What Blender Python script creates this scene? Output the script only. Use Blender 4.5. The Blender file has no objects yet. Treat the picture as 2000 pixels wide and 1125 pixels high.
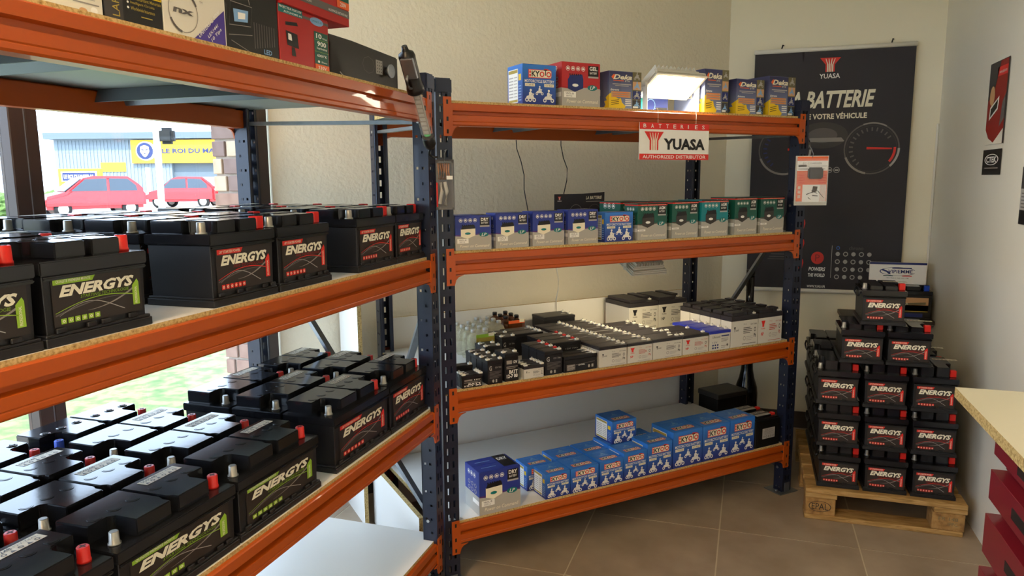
import bpy, bmesh, math, random
from mathutils import Vector, Matrix
random.seed(7)
SC = bpy.context.scene
COL = SC.collection
R = math.radians

# ------------------------------------------------------------------ camera
cam_d = bpy.data.cameras.new('camera')
cam_d.sensor_width = 36.0
cam_d.lens = 1424.46 / 2000.0 * 36.0
cam_d.clip_start = 0.02
cam_d.clip_end = 500
cam = bpy.data.objects.new('camera', cam_d)
COL.objects.link(cam)
YAW, PITCH, ROLL = R(-18.126), R(-8.503), R(-0.4424)
fw = Vector((math.sin(YAW)*math.cos(PITCH), math.cos(YAW)*math.cos(PITCH), math.sin(PITCH)))
rt = fw.cross(Vector((0, 0, 1))).normalized()
up = rt.cross(fw)
rt, up = rt*math.cos(ROLL)+up*math.sin(ROLL), up*math.cos(ROLL)-rt*math.sin(ROLL)
mw = Matrix((rt, up, -fw)).transposed().to_4x4()
mw.translation = Vector((0, 0, 1.5))
cam.matrix_world = mw
SC.camera = cam

# ------------------------------------------------------------------ world, sun, exposure
SKY_STRENGTH = 6.8
w = bpy.data.worlds.new('sky')
SC.world = w
w.use_nodes = True
bgn = w.node_tree.nodes['Background']
bgn.inputs[0].default_value = (0.60, 0.77, 1.0, 1)
bgn.inputs[1].default_value = SKY_STRENGTH
sun_d = bpy.data.lights.new('sun', 'SUN')
sun_d.energy = 7.0
sun_d.angle = R(0.6)
sun_d.color = (1.0, 0.95, 0.86)
sun = bpy.data.objects.new('sun', sun_d)
COL.objects.link(sun)
sun.rotation_euler = Vector((-0.18, 0.62, -0.77)).to_track_quat('-Z', 'Y').to_euler()
SC.view_settings.view_transform = 'Standard'
SC.view_settings.look = 'None'
SC.view_settings.gamma = 1.0
SC.view_settings.use_curve_mapping = False
SC.view_settings.exposure = 0.22
SC.cycles.use_denoising = True
SC.cycles.max_bounces = 8
SC.cycles.diffuse_bounces = 5
SC.cycles.transparent_max_bounces = 12
SC.cycles.sample_clamp_indirect = 6.0

# ------------------------------------------------------------------ materials
def lin(h):
    h = h.lstrip('#')
    return tuple(((c/12.92) if c <= 0.04045 else ((c+0.055)/1.055)**2.4) for c in (int(h[i:i+2], 16)/255 for i in (0, 2, 4))) + (1,)
MATS = {}
def mat(name, col, rough=0.5, metal=0.0, bump=0.0, bscale=60, var=0.0, vscale=8, emit=None, estr=0.0, alpha=None, coat=0.0, trans=0.0, ior=1.45, spec=0.5):
    m = bpy.data.materials.new(name)
    m.use_nodes = True
    nt = m.node_tree
    p = nt.nodes['Principled BSDF']
    p.inputs['Base Color'].default_value = lin(col) if isinstance(col, str) else col
    p.inputs['Roughness'].default_value = rough
    p.inputs['Metallic'].default_value = metal
    p.inputs['Specular IOR Level'].default_value = spec
    p.inputs['IOR'].default_value = ior
    if coat: p.inputs['Coat Weight'].default_value = coat
    if trans: p.inputs['Transmission Weight'].default_value = trans
    if alpha is not None: p.inputs['Alpha'].default_value = alpha
    if emit:
        p.inputs['Emission Color'].default_value = lin(emit)
        p.inputs['Emission Strength'].default_value = estr
    if bump or var:
        tc = nt.nodes.new('ShaderNodeTexCoord')
    if bump:
        n = nt.nodes.new('ShaderNodeTexNoise'); n.inputs['Scale'].default_value = bscale; n.inputs['Detail'].default_value = 4
        b = nt.nodes.new('ShaderNodeBump'); b.inputs['Strength'].default_value = bump; b.inputs['Distance'].default_value = 0.01
        nt.links.new(tc.outputs['Object'], n.inputs['Vector'])
        nt.links.new(n.outputs['Fac'], b.inputs['Height'])
        nt.links.new(b.outputs['Normal'], p.inputs['Normal'])
    if var:
        n2 = nt.nodes.new('ShaderNodeTexNoise'); n2.inputs['Scale'].default_value = vscale; n2.inputs['Detail'].default_value = 5
        nt.links.new(tc.outputs['Object'], n2.inputs['Vector'])
        hs = nt.nodes.new('ShaderNodeHueSaturation')
        hs.inputs['Color'].default_value = p.inputs['Base Color'].default_value
        mr = nt.nodes.new('ShaderNodeMapRange')
        mr.inputs['From Min'].default_value = 0.3; mr.inputs['From Max'].default_value = 0.7
        mr.inputs['To Min'].default_value = 1-var; mr.inputs['To Max'].default_value = 1+var
        nt.links.new(n2.outputs['Fac'], mr.inputs['Value'])
        nt.links.new(mr.outputs['Result'], hs.inputs['Value'])
        nt.links.new(hs.outputs['Color'], p.inputs['Base Color'])
    MATS[name] = m
    return m
def ramp_mat(name, stops, scale, rough=0.6, detail=6, bump=0.0, stretch=(1, 1, 1), dist=0.0, coord='Object', metal=0):
    m = mat(name, '#808080', rough, metal)
    nt = m.node_tree; p = nt.nodes['Principled BSDF']
    tc = nt.nodes.new('ShaderNodeTexCoord'); mp = nt.nodes.new('ShaderNodeMapping')
    mp.inputs['Scale'].default_value = stretch
    n = nt.nodes.new('ShaderNodeTexNoise'); n.inputs['Scale'].default_value = scale; n.inputs['Detail'].default_value = detail
    n.inputs['Distortion'].default_value = dist
    cr = nt.nodes.new('ShaderNodeValToRGB')
    el = cr.color_ramp.elements
    while len(el) < len(stops): el.new(0.5)
    for e, (pos, c) in zip(el, stops): e.position = pos; e.color = lin(c)
    nt.links.new(tc.outputs[coord], mp.inputs['Vector']); nt.links.new(mp.outputs['Vector'], n.inputs['Vector'])
    nt.links.new(n.outputs['Fac'], cr.inputs['Fac']); nt.links.new(cr.outputs['Color'], p.inputs['Base Color'])
    if bump:
        b = nt.nodes.new('ShaderNodeBump'); b.inputs['Strength'].default_value = bump; b.inputs['Distance'].default_value = 0.005
        nt.links.new(n.outputs['Fac'], b.inputs['Height']); nt.links.new(b.outputs['Normal'], p.inputs['Normal'])
    return m
def grad_mat(name, c0, c1, rough=0.4):
    m = mat(name, c0, rough)
    nt = m.node_tree; p = nt.nodes['Principled BSDF']
    tc = nt.nodes.new('ShaderNodeTexCoord'); sp = nt.nodes.new('ShaderNodeSeparateXYZ'); cr = nt.nodes.new('ShaderNodeValToRGB')
    cr.color_ramp.elements[0].color = lin(c0); cr.color_ramp.elements[1].color = lin(c1)
    cr.color_ramp.elements[0].position = 0.1; cr.color_ramp.elements[1].position = 0.95
    nt.links.new(tc.outputs['Generated'], sp.inputs[0]); nt.links.new(sp.outputs['Z'], cr.inputs['Fac']); nt.links.new(cr.outputs['Color'], p.inputs['Base Color'])
    return m
def glass_mat(name, tint=(1, 1, 1, 1), refl=0.06, rough=0.0):
    m = bpy.data.materials.new(name); m.use_nodes = True
    nt = m.node_tree; nt.nodes.remove(nt.nodes['Principled BSDF'])
    out = nt.nodes['Material Output']
    t = nt.nodes.new('ShaderNodeBsdfTransparent'); t.inputs[0].default_value = tint
    g = nt.nodes.new('ShaderNodeBsdfGlossy'); g.inputs['Roughness'].default_value = rough
    mx = nt.nodes.new('ShaderNodeMixShader'); mx.inputs[0].default_value = refl
    nt.links.new(t.outputs[0], mx.inputs[1]); nt.links.new(g.outputs[0], mx.inputs[2]); nt.links.new(mx.outputs[0], out.inputs['Surface'])
    MATS[name] = m
    return m
M = MATS
mat('wall_plaster', '#e9dfc6', 0.9, bump=0.35, bscale=55, var=0.03, vscale=2)
mat('wall_smooth', '#ece4cb', 0.8, bump=0.05, bscale=90, var=0.02, vscale=1.5)
mat('wall_satin', '#e6e1d2', 0.42, bump=0.03, bscale=70, var=0.02, vscale=1.5)
mat('ceiling_white', '#f0ece2', 0.9)
ramp_mat('floor_tile', [(0.3, '#907e69'), (0.5, '#9e8c77'), (0.7, '#a89680')], 5.0, rough=0.42, bump=0.04)
mat('grout', '#c6b9a1', 0.85)
mat('baseboard_brown', '#3b322b', 0.5)
mat('frame_brown', '#3c2f2a', 0.45)
mat('frame_seal', '#8d9aa6', 0.35)
glass_mat('window_glass', refl=0.05)
mat('orange_paint', '#ad4b0c', 0.38, bump=0.02, bscale=120, var=0.04, vscale=5, coat=0.15)
mat('navy_paint', '#181f33', 0.38, coat=0.15)
mat('galvanised', '#8b9095', 0.35, metal=0.85, var=0.08, vscale=30)
mat('under_steel', '#6d7780', 0.45, metal=0.6)
mat('melamine_white', '#e3e0d8', 0.28)
ramp_mat('chipboard', [(0.3, '#8a7040'), (0.45, '#b5995f'), (0.6, '#d2b87e'), (0.75, '#a2854f')], 160, rough=0.85, bump=0.3)
mat('bolt_zinc', '#c2c4c4', 0.3, metal=0.9)
mat('battery_black', '#17171a', 0.42, bump=0.03, bscale=300)
mat('battery_lid', '#1a1b1f', 0.12, bump=0.006, bscale=60)
mat('cap_red', '#cf2018', 0.35); mat('cap_blue', '#1d4bc4', 0.35)
mat('lead_silver', '#a7a6a0', 0.38, metal=0.8)
mat('lead_hole', '#2a1411', 0.6)
mat('print_dark', '#2b2420', 0.4); mat('print_cream', '#e9e2c8', 0.45); mat('print_white', '#e9e7e0', 0.45)
mat('print_green', '#8fb733', 0.4); mat('print_red', '#d5281f', 0.4); mat('print_black', '#151314', 0.4)
mat('print_grey', '#8c8680', 0.45); mat('print_silver', '#a9a5a0', 0.4); mat('print_darkred', '#8e1d16', 0.45)
mat('print_greensub', '#7da327', 0.45)
mat('print_navy', '#1d2a68', 0.4); mat('print_yellow', '#e6bf1c', 0.45); mat('print_gold', '#a8923c', 0.45)
mat('print_teal', '#0f6f6e', 0.4); mat('print_orange', '#e2622a', 0.45); mat('print_purple', '#46358c', 0.45)
mat('print_blue', '#2a5fb4', 0.4); mat('print_sky', '#7ea6cf', 0.45); mat('print_tan', '#c79a6c', 0.5); mat('print_olive', '#6b6447', 0.5)
mat('print_darkgrey', '#3a3635', 0.5); mat('print_midgrey', '#5d5856', 0.5)
mat('sticker', '#d8cdb6', 0.5)
grad_mat('kyoto_blue', '#24337f', '#2f74c8', 0.35)
mat('lp_blue', '#27378a', 0.38); mat('lp_red', '#b3262a', 0.38); mat('lp_green', '#155346', 0.38); mat('lp_teal', '#138089', 0.38); mat('lp_grey', '#a9a59c', 0.42)
grad_mat('deka_violet', '#7c86a8', '#34355c', 0.4)
mat('box_red', '#a91f1e', 0.38); mat('box_black', '#1c1b1a', 0.42); mat('box_white', '#d8d2c2', 0.42)
mat('plastic_black', '#121213', 0.35); mat('plastic_white', '#e4e0d4', 0.35); mat('plastic_grey', '#b8b4a8', 0.4)
mat('sla_black', '#161518', 0.38); mat('sla_grey', '#c9c5ba', 0.42); mat('sla_lid', '#29262a', 0.4); mat('sla_blue', '#26309c', 0.35)
mat('safe_grey', '#34312f', 0.45)
mat('cable_black', '#111111', 0.5); mat('cable_white', '#e2ded2', 0.5)
mat('banner_cloth', '#26232a', 0.55, var=0.05, vscale=2); mat('banner_mid', '#6d6769', 0.55)
mat('blister_clear', '#e8ecee', 0.06, alpha=0.09)
mat('copper', '#b5744a', 0.35, metal=0.6)
ramp_mat('pallet_wood', [(0.25, '#7a5a2e'), (0.45, '#a37d45'), (0.6, '#b8925a'), (0.8, '#8c6a38')], 9, rough=0.8, stretch=(1, 9, 9), bump=0.15, dist=1.0)
ramp_mat('pallet_block', [(0.3, '#7d5a30'), (0.5, '#a27a45'), (0.7, '#b08a52')], 40, rough=0.85, bump=0.2)
mat('counter_red', '#7a1826', 0.38, coat=0.2); mat('counter_top', '#e6ddbd', 0.35); mat('slot_dark', '#1d1512', 0.6)
mat('clear_plastic', '#d6cfae', 0.1, alpha=0.32); mat('amber_plastic', '#5a2f12', 0.25, alpha=0.85)
mat('bottle_black', '#0c0a09', 0.12)
mat('lamp_shell', '#c9c5b8', 0.4)
LAMP_EMIT = 60.0
CEIL = 30.0
mat('led_lit', '#ffffff', 0.3, emit='#fff3d9', estr=LAMP_EMIT)
mat('led_lit_under', '#ffffff', 0.3, emit='#ffe9bd', estr=50.0)
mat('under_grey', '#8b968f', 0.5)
mat('print_rust', '#b0503f', 0.5)
mat('led_green', '#4db06a', 0.3)

# ------------------------------------------------------------------ mesh building
class MB:
    def __init__(s): s.v = []; s.f = []; s.m = []; s.sm = []
    def add(s, verts, faces, mi=0, smooth=False):
        o = len(s.v); s.v += [tuple(x) for x in verts]
        for f in faces: s.f.append(tuple(i+o for i in f)); s.m.append(mi); s.sm.append(smooth)
        return s
    def box(s, x0, x1, y0, y1, z0, z1, mi=0, tx=0.0, ty=0.0):
        # tx, ty: shrink of the bottom on each side
        v = [(x0+tx, y0+ty, z0), (x1-tx, y0+ty, z0), (x1-tx, y1-ty, z0), (x0+tx, y1-ty, z0), (x0, y0, z1), (x1, y0, z1), (x1, y1, z1), (x0, y1, z1)]
        return s.add(v, [(3, 2, 1, 0), (4, 5, 6, 7), (0, 1, 5, 4), (1, 2, 6, 5), (2, 3, 7, 6), (3, 0, 4, 7)], mi)
    def prism(s, poly, a0, a1, axis='z', mi=0):
        n = len(poly)
        def P(u, v, a):
            return (u, v, a) if axis == 'z' else ((a, u, v) if axis == 'x' else (u, a, v))
        v = [P(u, w_, a0) for u, w_ in poly]+[P(u, w_, a1) for u, w_ in poly]
        f = [tuple(range(n-1, -1, -1)), tuple(range(n, 2*n))]+[(i, (i+1) % n, n+(i+1) % n, n+i) for i in range(n)]
        if axis == 'y': f = [tuple(reversed(q)) for q in f]
        return s.add(v, f, mi)
    def lathe(s, prof, n=16, c=(0, 0, 0), axis='z', mi=0, smooth=True):
        v = []; f = []
        for (r, z) in prof:
            for k in range(n):
                a = 2*math.pi*k/n; p = (r*math.cos(a), r*math.sin(a), z)
                if axis == 'x': p = (p[2], p[0], p[1])
                elif axis == 'y': p = (p[1], p[2], p[0])
                v.append((p[0]+c[0], p[1]+c[1], p[2]+c[2]))
        for i in range(len(prof)-1):
            for k in range(n): f.append((i*n+k, i*n+(k+1) % n, (i+1)*n+(k+1) % n, (i+1)*n+k))
        s.add(v, f, mi, smooth)
        o = len(s.v)-len(v)
        if prof[0][0] > 1e-5: s.f.append(tuple(o+k for k in range(n-1, -1, -1))); s.m.append(mi); s.sm.append(False)
        if prof[-1][0] > 1e-5: s.f.append(tuple(o+(len(prof)-1)*n+k for k in range(n))); s.m.append(mi); s.sm.append(False)
        return s
    def cyl(s, c, r, h, n=14, axis='z', mi=0, r2=None):
        return s.lathe([(r, 0), (r if r2 is None else r2, h)], n, c, axis, mi)
    def tube(s, pts, r, n=8, mi=0):
        pts = [Vector(p) for p in pts]; v = []; f = []
        for i, p in enumerate(pts):
            t = (pts[min(i+1, len(pts)-1)]-pts[max(i-1, 0)]).normalized()
            a = t.cross(Vector((0, 0, 1)))
            if a.length < 1e-3: a = t.cross(Vector((1, 0, 0)))
            a.normalize(); b = t.cross(a)
            for k in range(n):
                q = 2*math.pi*k/n; v.append(tuple(p+a*(r*math.cos(q))+b*(r*math.sin(q))))
        for i in range(len(pts)-1):
            for k in range(n): f.append((i*n+k, (i+1)*n+k, (i+1)*n+(k+1) % n, i*n+(k+1) % n))
        f.append(tuple(range(n))); f.append(tuple(range((len(pts)-1)*n+n-1, (len(pts)-1)*n-1, -1)))
        return s.add(v, f, mi, True)
    def bar(s, a, b, wd, ht, mi=0, upv=(0, 0, 1)):
        a, b = Vector(a), Vector(b); t = (b-a).normalized(); x = t.cross(Vector(upv))
        if x.length < 1e-4: x = t.cross(Vector((1, 0, 0)))
        x.normalize(); y = x.cross(t); v = []
        for p in (a, b):
            for (i, j) in ((-1, -1), (1, -1), (1, 1), (-1, 1)): v.append(tuple(p+x*(i*wd/2)+y*(j*ht/2)))
        return s.add(v, [(0, 1, 2, 3), (7, 6, 5, 4), (0, 4, 5, 1), (1, 5, 6, 2), (2, 6, 7, 3), (3, 7, 4, 0)], mi)
    def mesh(s, name, mats, bevel=0.0, seg=1):
        me = bpy.data.meshes.new(name)
        me.from_pydata(s.v, [], s.f)
        for m_ in mats: me.materials.append(M[m_])
        me.polygons.foreach_set('material_index', s.m)
        me.polygons.foreach_set('use_smooth', s.sm)
        me.update()
        bm = bmesh.new(); bm.from_mesh(me)
        bmesh.ops.recalc_face_normals(bm, faces=bm.faces)
        if bevel:
            ed = [e for e in bm.edges if len(e.link_faces) == 2 and e.calc_face_angle(0) > R(40)]
            bmesh.ops.bevel(bm, geom=ed, offset=bevel, segments=seg, affect='EDGES', clamp_overlap=True)
        bm.to_mesh(me); bm.free()
        return me
    def build(s, name, mats, parent=None, loc=(0, 0, 0), bevel=0.0, seg=1):
        return link(name, s.mesh(name, [mats] if isinstance(mats, str) else mats, bevel, seg), parent, loc)
def link(name, me, parent=None, loc=(0, 0, 0), rz=0.0):
    o = bpy.data.objects.new(name, me); COL.objects.link(o)
    o.parent = parent; o.location = loc
    if rz: o.rotation_euler = (0, 0, rz)
    return o
def tag(o, label=None, cat=None, group=None, kind=None):
    if label: o['label'] = label
    if cat: o['category'] = cat
    if group: o['group'] = group
    if kind: o['kind'] = kind
    return o
def thing(name, label, cat, loc=(0, 0, 0), rz=0.0, group=None):
    o = bpy.data.objects.new(name, None); COL.objects.link(o)
    o.location = loc; o.rotation_euler = (0, 0, rz); o.empty_display_size = 0.05
    return tag(o, label, cat, group)
def struct(name, mb, mats, parent=None, **k):
    o = mb.build(name, mats, parent, **k)
    if parent is None: o['kind'] = 'structure'
    return o
def dup(root, loc, rz, label, group=None):
    r = root.copy(); COL.objects.link(r); r.location = loc; r.rotation_euler = (0, 0, rz); r['label'] = label
    if group: r['group'] = group
    for ch in root.children:
        c = ch.copy(); COL.objects.link(c); c.parent = r
        for g in ch.children:
            d = g.copy(); COL.objects.link(d); d.parent = c
    return r

# ------------------------------------------------------------------ flat print (labels, lettering)
TXT = {}
def txt(s, bold=0.0, shear=0.0):
    k = (s, bold, shear)
    if k not in TXT:
        c = bpy.data.curves.new('t', 'FONT'); c.body = s; c.offset = bold; c.shear = shear; c.resolution_u = 2; c.fill_mode = 'FRONT'
        o = bpy.data.objects.new('t', c); COL.objects.link(o)
        bpy.context.view_layer.update()
        me = bpy.data.meshes.new_from_object(o.evaluated_get(bpy.context.evaluated_depsgraph_get()))
        v = [(p.co.x, p.co.y) for p in me.vertices]; f = [tuple(p.vertices) for p in me.polygons]
        bpy.data.objects.remove(o); bpy.data.curves.remove(c); bpy.data.meshes.remove(me)
        x0 = min(p[0] for p in v); x1 = max(p[0] for p in v); y0 = min(p[1] for p in v); y1 = max(p[1] for p in v)
        TXT[k] = ([((p[0]-x0)/(x1-x0), (p[1]-y0)/(y1-y0)) for p in v], f)
    return TXT[k]
class Decal:
    STEP = 0.0004
    def __init__(s, W, H): s.W = W; s.H = H; s.v = []; s.f = []; s.m = []; s.mats = []; s.L = 0
    def _m(s, name):
        if name not in s.mats: s.mats.append(name)
        return s.mats.index(name)
    def raw(s, pts, faces, m, lay):
        o = len(s.v); s.v += [(p[0]*s.W, p[1]*s.H, lay) for p in pts]
        mi = s._m(m)
        for f in faces: s.f.append(tuple(i+o for i in f)); s.m.append(mi)
        return s
    def rect(s, x0, y0, x1, y1, m, lay=1): return s.raw([(x0, y0), (x1, y0), (x1, y1), (x0, y1)], [(0, 1, 2, 3)], m, lay)
    def poly(s, pts, m, lay=1): return s.raw(pts, [tuple(range(len(pts)))], m, lay)
    def text(s, t, x0, y0, x1, y1, m, lay=2, bold=0.0, shear=0.0):
        v, f = txt(t, bold, shear)
        return s.raw([(x0+p[0]*(x1-x0), y0+p[1]*(y1-y0)) for p in v], f, m, lay)
    def ell(s, cx, cy, rx, ry, m, lay=1, n=18): return s.poly([(cx+rx*math.cos(2*math.pi*i/n), cy+ry*math.sin(2*math.pi*i/n)) for i in range(n)], m, lay)
    def ring(s, cx, cy, rx, ry, t, m, lay=1, n=24, a0=0.0, a1=360.0):
        p = []; f = []; k = n if a1-a0 >= 359 else n+1
        for i in range(k):
            a = R(a0+(a1-a0)*i/n); p += [(cx+rx*math.cos(a), cy+ry*math.sin(a)), (cx+rx*(1-t)*math.cos(a), cy+ry*(1-t)*math.sin(a))]
        for i in range(n): a = 2*i; b = 2*((i+1) % k); f.append((a, b, b+1, a+1))
        return s.raw(p, f, m, lay)
    def strip(s, pts, t0, t1, m, lay=2):
        p = []; n = len(pts)
        for i, (x, y) in enumerate(pts):
            t = t0+(t1-t0)*i/(n-1); p += [(x, y+t/2), (x, y-t/2)]
        return s.raw(p, [(2*i, 2*i+1, 2*i+3, 2*i+2) for i in range(n-1)], m, lay)
    def mesh(s, name, o=(0, 0, 0), face='front'):
        D = {'front': ((1, 0, 0), (0, 0, 1), (0, -1, 0)), 'left': ((0, -1, 0), (0, 0, 1), (-1, 0, 0)), 'right': ((0, 1, 0), (0, 0, 1), (1, 0, 0)), 'top': ((1, 0, 0), (0, 1, 0), (0, 0, 1))}[face]
        U, V, N = map(Vector, D); O = Vector(o)
        me = bpy.data.meshes.new(name)
        me.from_pydata([tuple(O+U*a+V*b+N*(c*s.STEP)) for a, b, c in s.v], [], s.f)
        for m_ in s.mats: me.materials.append(M[m_])
        me.polygons.foreach_set('material_index', s.m); me.update()
        return me
def curve(fn, n=16): return [fn(i/n) for i in range(n+1)]

# ------------------------------------------------------------------ the room
X0, X3, Y2, YB, ZC = -1.97, 0.953, 4.57, -4.0, 2.75
TH = R(44.18)
dB = Vector((math.sin(TH), math.cos(TH), 0)); nB = Vector((math.cos(TH), -math.sin(TH), 0)); CB = -2.336
WD = -0.96                                   # the diagonal wall lies this far behind the shelving front
XC1 = (CB+WD+math.sin(TH)*Y2)/math.cos(TH)   # corner of diagonal wall and poster wall
YC0 = (math.cos(TH)*X0-(CB+WD))/math.sin(TH)  # corner of diagonal wall and window wall
def clip(poly, n, c):
    out = []
    for i in range(len(poly)):
        a, b = poly[i], poly[(i+1) % len(poly)]
        da, db = n[0]*a[0]+n[1]*a[1]-c, n[0]*b[0]+n[1]*b[1]-c
        if da >= 0: out.append(a)
        if (da >= 0) != (db >= 0):
            t = da/(da-db); out.append((a[0]+(b[0]-a[0])*t, a[1]+(b[1]-a[1])*t))
    return out
room = [(X0, YB), (X3, YB), (X3, Y2), (XC1, Y2), (X0, YC0)]
fl = MB(); fl.prism(room, -0.15, -0.002)
floor = struct('floor', fl, 'grout')
TS, G = 0.55, 0.0028
full = MB(); full.box(G, TS-G, G, TS-G, -0.002, 0.0); full_me = full.mesh('tile', ['floor_tile'])
for i in range(-4, 3):
    for j in range(-14, 4):
        tx, ty = -0.077+i*TS, 3.08+j*TS
        q = [(tx+G, ty+G), (tx+TS-G, ty+G), (tx+TS-G, ty+TS-G), (tx+G, ty+TS-G)]
        p = q
        for n, c in (((1, 0), X0), ((-1, 0), -X3), ((0, 1), YB), ((0, -1), -Y2), ((nB.x, nB.y), CB+WD)): p = clip(p, n, c) if p else p
        if len(p) < 3: continue
        if len(p) == 4 and all(abs(a[0]-b[0])+abs(a[1]-b[1]) < 1e-6 for a, b in zip(p, q)): link('tile', full_me, floor, (tx, ty, 0))
        else:
            mb = MB(); mb.prism(p, -0.002, 0.0); mb.build('tile', 'floor_tile', floor)
mb = MB(); mb.prism([(X0-0.3, YB-0.2), (X3+0.2, YB-0.2), (X3+0.2, Y2+0.2), (XC1-0.1, Y2+0.2), (X0-0.3, YC0+0.25)], ZC, ZC+0.15)
struct('ceiling', mb, 'ceiling_white')
off = -nB*0.2
a, b = Vector((X0, YC0, 0)), Vector((XC1, Y2, 0))
mb = MB(); mb.prism([(a.x, a.y), (b.x, b.y), (b.x+off.x, b.y+off.y), (a.x+off.x, a.y+off.y)], -0.15, ZC)
struct('wall_back', mb, 'wall_plaster')
mb = MB(); mb.box(XC1-0.3, X3+0.2, Y2, Y2+0.2, -0.15, ZC); struct('wall_end', mb, 'wall_smooth')
mb = MB(); mb.box(X3, X3+0.2, YB, Y2, -0.15, ZC); struct('wall_right', mb, 'wall_satin')
mb = MB(); mb.box(X0-0.2, X3+0.2, YB-0.2, YB, -0.15, ZC); struct('wall_front', mb, 'wall_smooth')
mb = MB(); mb.box(X0-0.2, X0, YB, YC0-0.002, -0.15, 0.06); mb.box(X0-0.2, X0, YB, YC0-0.002, 2.45, ZC); struct('wall_left', mb, 'wall_smooth')
mb = MB(); mb.box(XC1+0.008, X3-0.001, Y2-0.012, Y2, 0, 0.10); struct('baseboard_end', mb, 'baseboard_brown', bevel=0.002)
p = a+dB*0.06; q = b-dB*0.03
mb = MB(); mb.prism([(p.x, p.y), (p.x+nB.x*0.012, p.y+nB.y*0.012), (q.x+nB.x*0.012, q.y+nB.y*0.012), (q.x, q.y)], 0, 0.10); struct('baseboard_back', mb, 'baseboard_brown')

mb = MB(); mb.box(X3-0.013, X3-0.001, Y2-0.013, Y2-0.001, 0.105, 1.78); struct('trim_1', mb, 'plastic_white', bevel=0.004)
# window wall glazing
win = bpy.data.objects.new('window_1', None); COL.objects.link(win); win['kind'] = 'structure'
XW = X0-0.04
def wbox(name, y0, y1, z0, z1, x0, x1, m): mb = MB(); mb.box(x0, x1, y0, y1, z0, z1); return mb.build(name, m, win, bevel=0.003)
wbox('jamb', 2.615, 2.695, 0.06, 2.45, X0-0.09, X0-0.005, 'frame_brown')
wbox('jamb_stop', 2.575, 2.615, 0.06, 2.45, X0-0.08, X0-0.03, 'frame_brown')
muls = [1.575, 0.03, -1.5, -3.0]
for y in muls:
    wbox('mullion', y-0.035, y+0.012, 0.06, 2.45, X0-0.055, X0-0.005, 'frame_brown')
    wbox('mullion', y+0.020, y+0.06, 0.06, 2.45, X0-0.055, X0-0.012, 'frame_brown')
    wbox('glazing_seal', y+0.0125, y+0.0195, 0.06, 2.45, X0-0.06, X0-0.010, 'frame_seal')
wbox('rail', YB, 2.575, 0.06, 0.12, X0-0.09, X0-0.005, 'frame_brown')
wbox('rail', YB, 2.575, 2.39, 2.45, X0-0.09, X0-0.005, 'frame_brown')
ys = [2.575]+muls+[YB]
for i in range(len(ys)-1):
    wbox('pane', ys[i+1]+(0.06 if i < len(ys)-2 else 0), ys[i]-(0.035 if i else 0), 0.12, 2.39, XW-0.004, XW+0.004, 'window_glass')

# brick pier outside the window
ramp_mat('brick_a', [(0.3, '#8a6a5c'), (0.6, '#9c7c6c')], 20, rough=0.9, bump=0.2)
ramp_mat('brick_b', [(0.3, '#b79f86'), (0.6, '#c4ae95')], 20, rough=0.9, bump=0.2)
ramp_mat('brick_c', [(0.3, '#77625b'), (0.6, '#86716a')], 20, rough=0.9, bump=0.2)
mat('mortar', '#a89c90', 0.95)
mb = MB(); mb.box(-2.276, -2.165, 2.727, 3.2, -0.15, 2.75); pier = struct('wall_pier', mb, 'mortar')
bh = 0.066; rng = random.Random(3)
br = {}
for k in range(34):
    z = 0.3+k*0.076-0.3-0.14
    segs = [(-2.285, -2.218), (-2.208, -2.155)] if k % 2 else [(-2.285, -2.155)]
    if k % 4 == 2: segs = [(-2.285, -2.238), (-2.228, -2.155)]
    for (x0, x1) in segs:
        c = rng.choice('aabc'); key = (x0, x1, c)
        if key not in br:
            m_ = MB(); m_.box(x0, x1, 2.715, 2.83, 0, bh); br[key] = m_.mesh('brick', ['brick_'+c], bevel=0.003)
        link('brick', br[key], pier, (0, 0, z))

# ------------------------------------------------------------------ shelving
PW, PD, PH = 0.056, 0.052, 1.815
def post_mesh():
    mb = MB()
    def grid(us, vs, hole, P):
        for a_ in range(len(us)-1):
            for b_ in range(len(vs)-1):
                if hole(a_, b_): continue
                u0, u1, v0, v1 = us[a_], us[a_+1], vs[b_], vs[b_+1]
                mb.add([P(u0, v0), P(u1, v0), P(u1, v1), P(u0, v1)], [(0, 1, 2, 3)])
    n = 36; pt = PH/n
    vs = [0.0]
    for i in range(n): vs += [i*pt+pt*0.22, i*pt+pt*0.72]
    vs.append(PH)
    grid([0, 0.013, 0.022, 0.034, 0.043, PW], vs, lambda a_, b_: a_ in (1, 3) and b_ % 2 == 1, lambda u, v: (u, 0, v))
    vs2 = [0.0]
    for i in range(n): vs2 += [i*pt+pt*0.40, i*pt+pt*0.57]
    vs2.append(PH)
    for xx in (0, PW): grid([0, 0.014, 0.022, 0.034, 0.042, PD], vs2, lambda a_, b_: (a_ == 1 or (a_ == 3 and b_ % 4 == 1)) and b_ % 2 == 1, lambda u, v: (xx, u, v))
    grid([0, 0.016], [0, PH], lambda a_, b_: False, lambda u, v: (u, PD, v)); grid([PW-0.016, PW], [0, PH], lambda a_, b_: False, lambda u, v: (u, PD, v))
    me = bpy.data.meshes.new('upright'); me.from_pydata(mb.v, [], mb.f); me.materials.append(M['navy_paint'])
    bm = bmesh.new(); bm.from_mesh(me); bmesh.ops.remove_doubles(bm, verts=bm.verts, dist=1e-5); bmesh.ops.recalc_face_normals(bm, faces=bm.faces)
    bmesh.ops.solidify(bm, geom=bm.faces[:], thickness=-0.002); bm.to_mesh(me); bm.free()
    return me
POST = post_mesh()
mb = MB(); mb.box(-0.004, PW+0.004, -0.004, PD+0.004, PH-0.03, PH+0.022); CAP = mb.mesh('post_cap', ['navy_paint'], bevel=0.005, seg=2)
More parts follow.
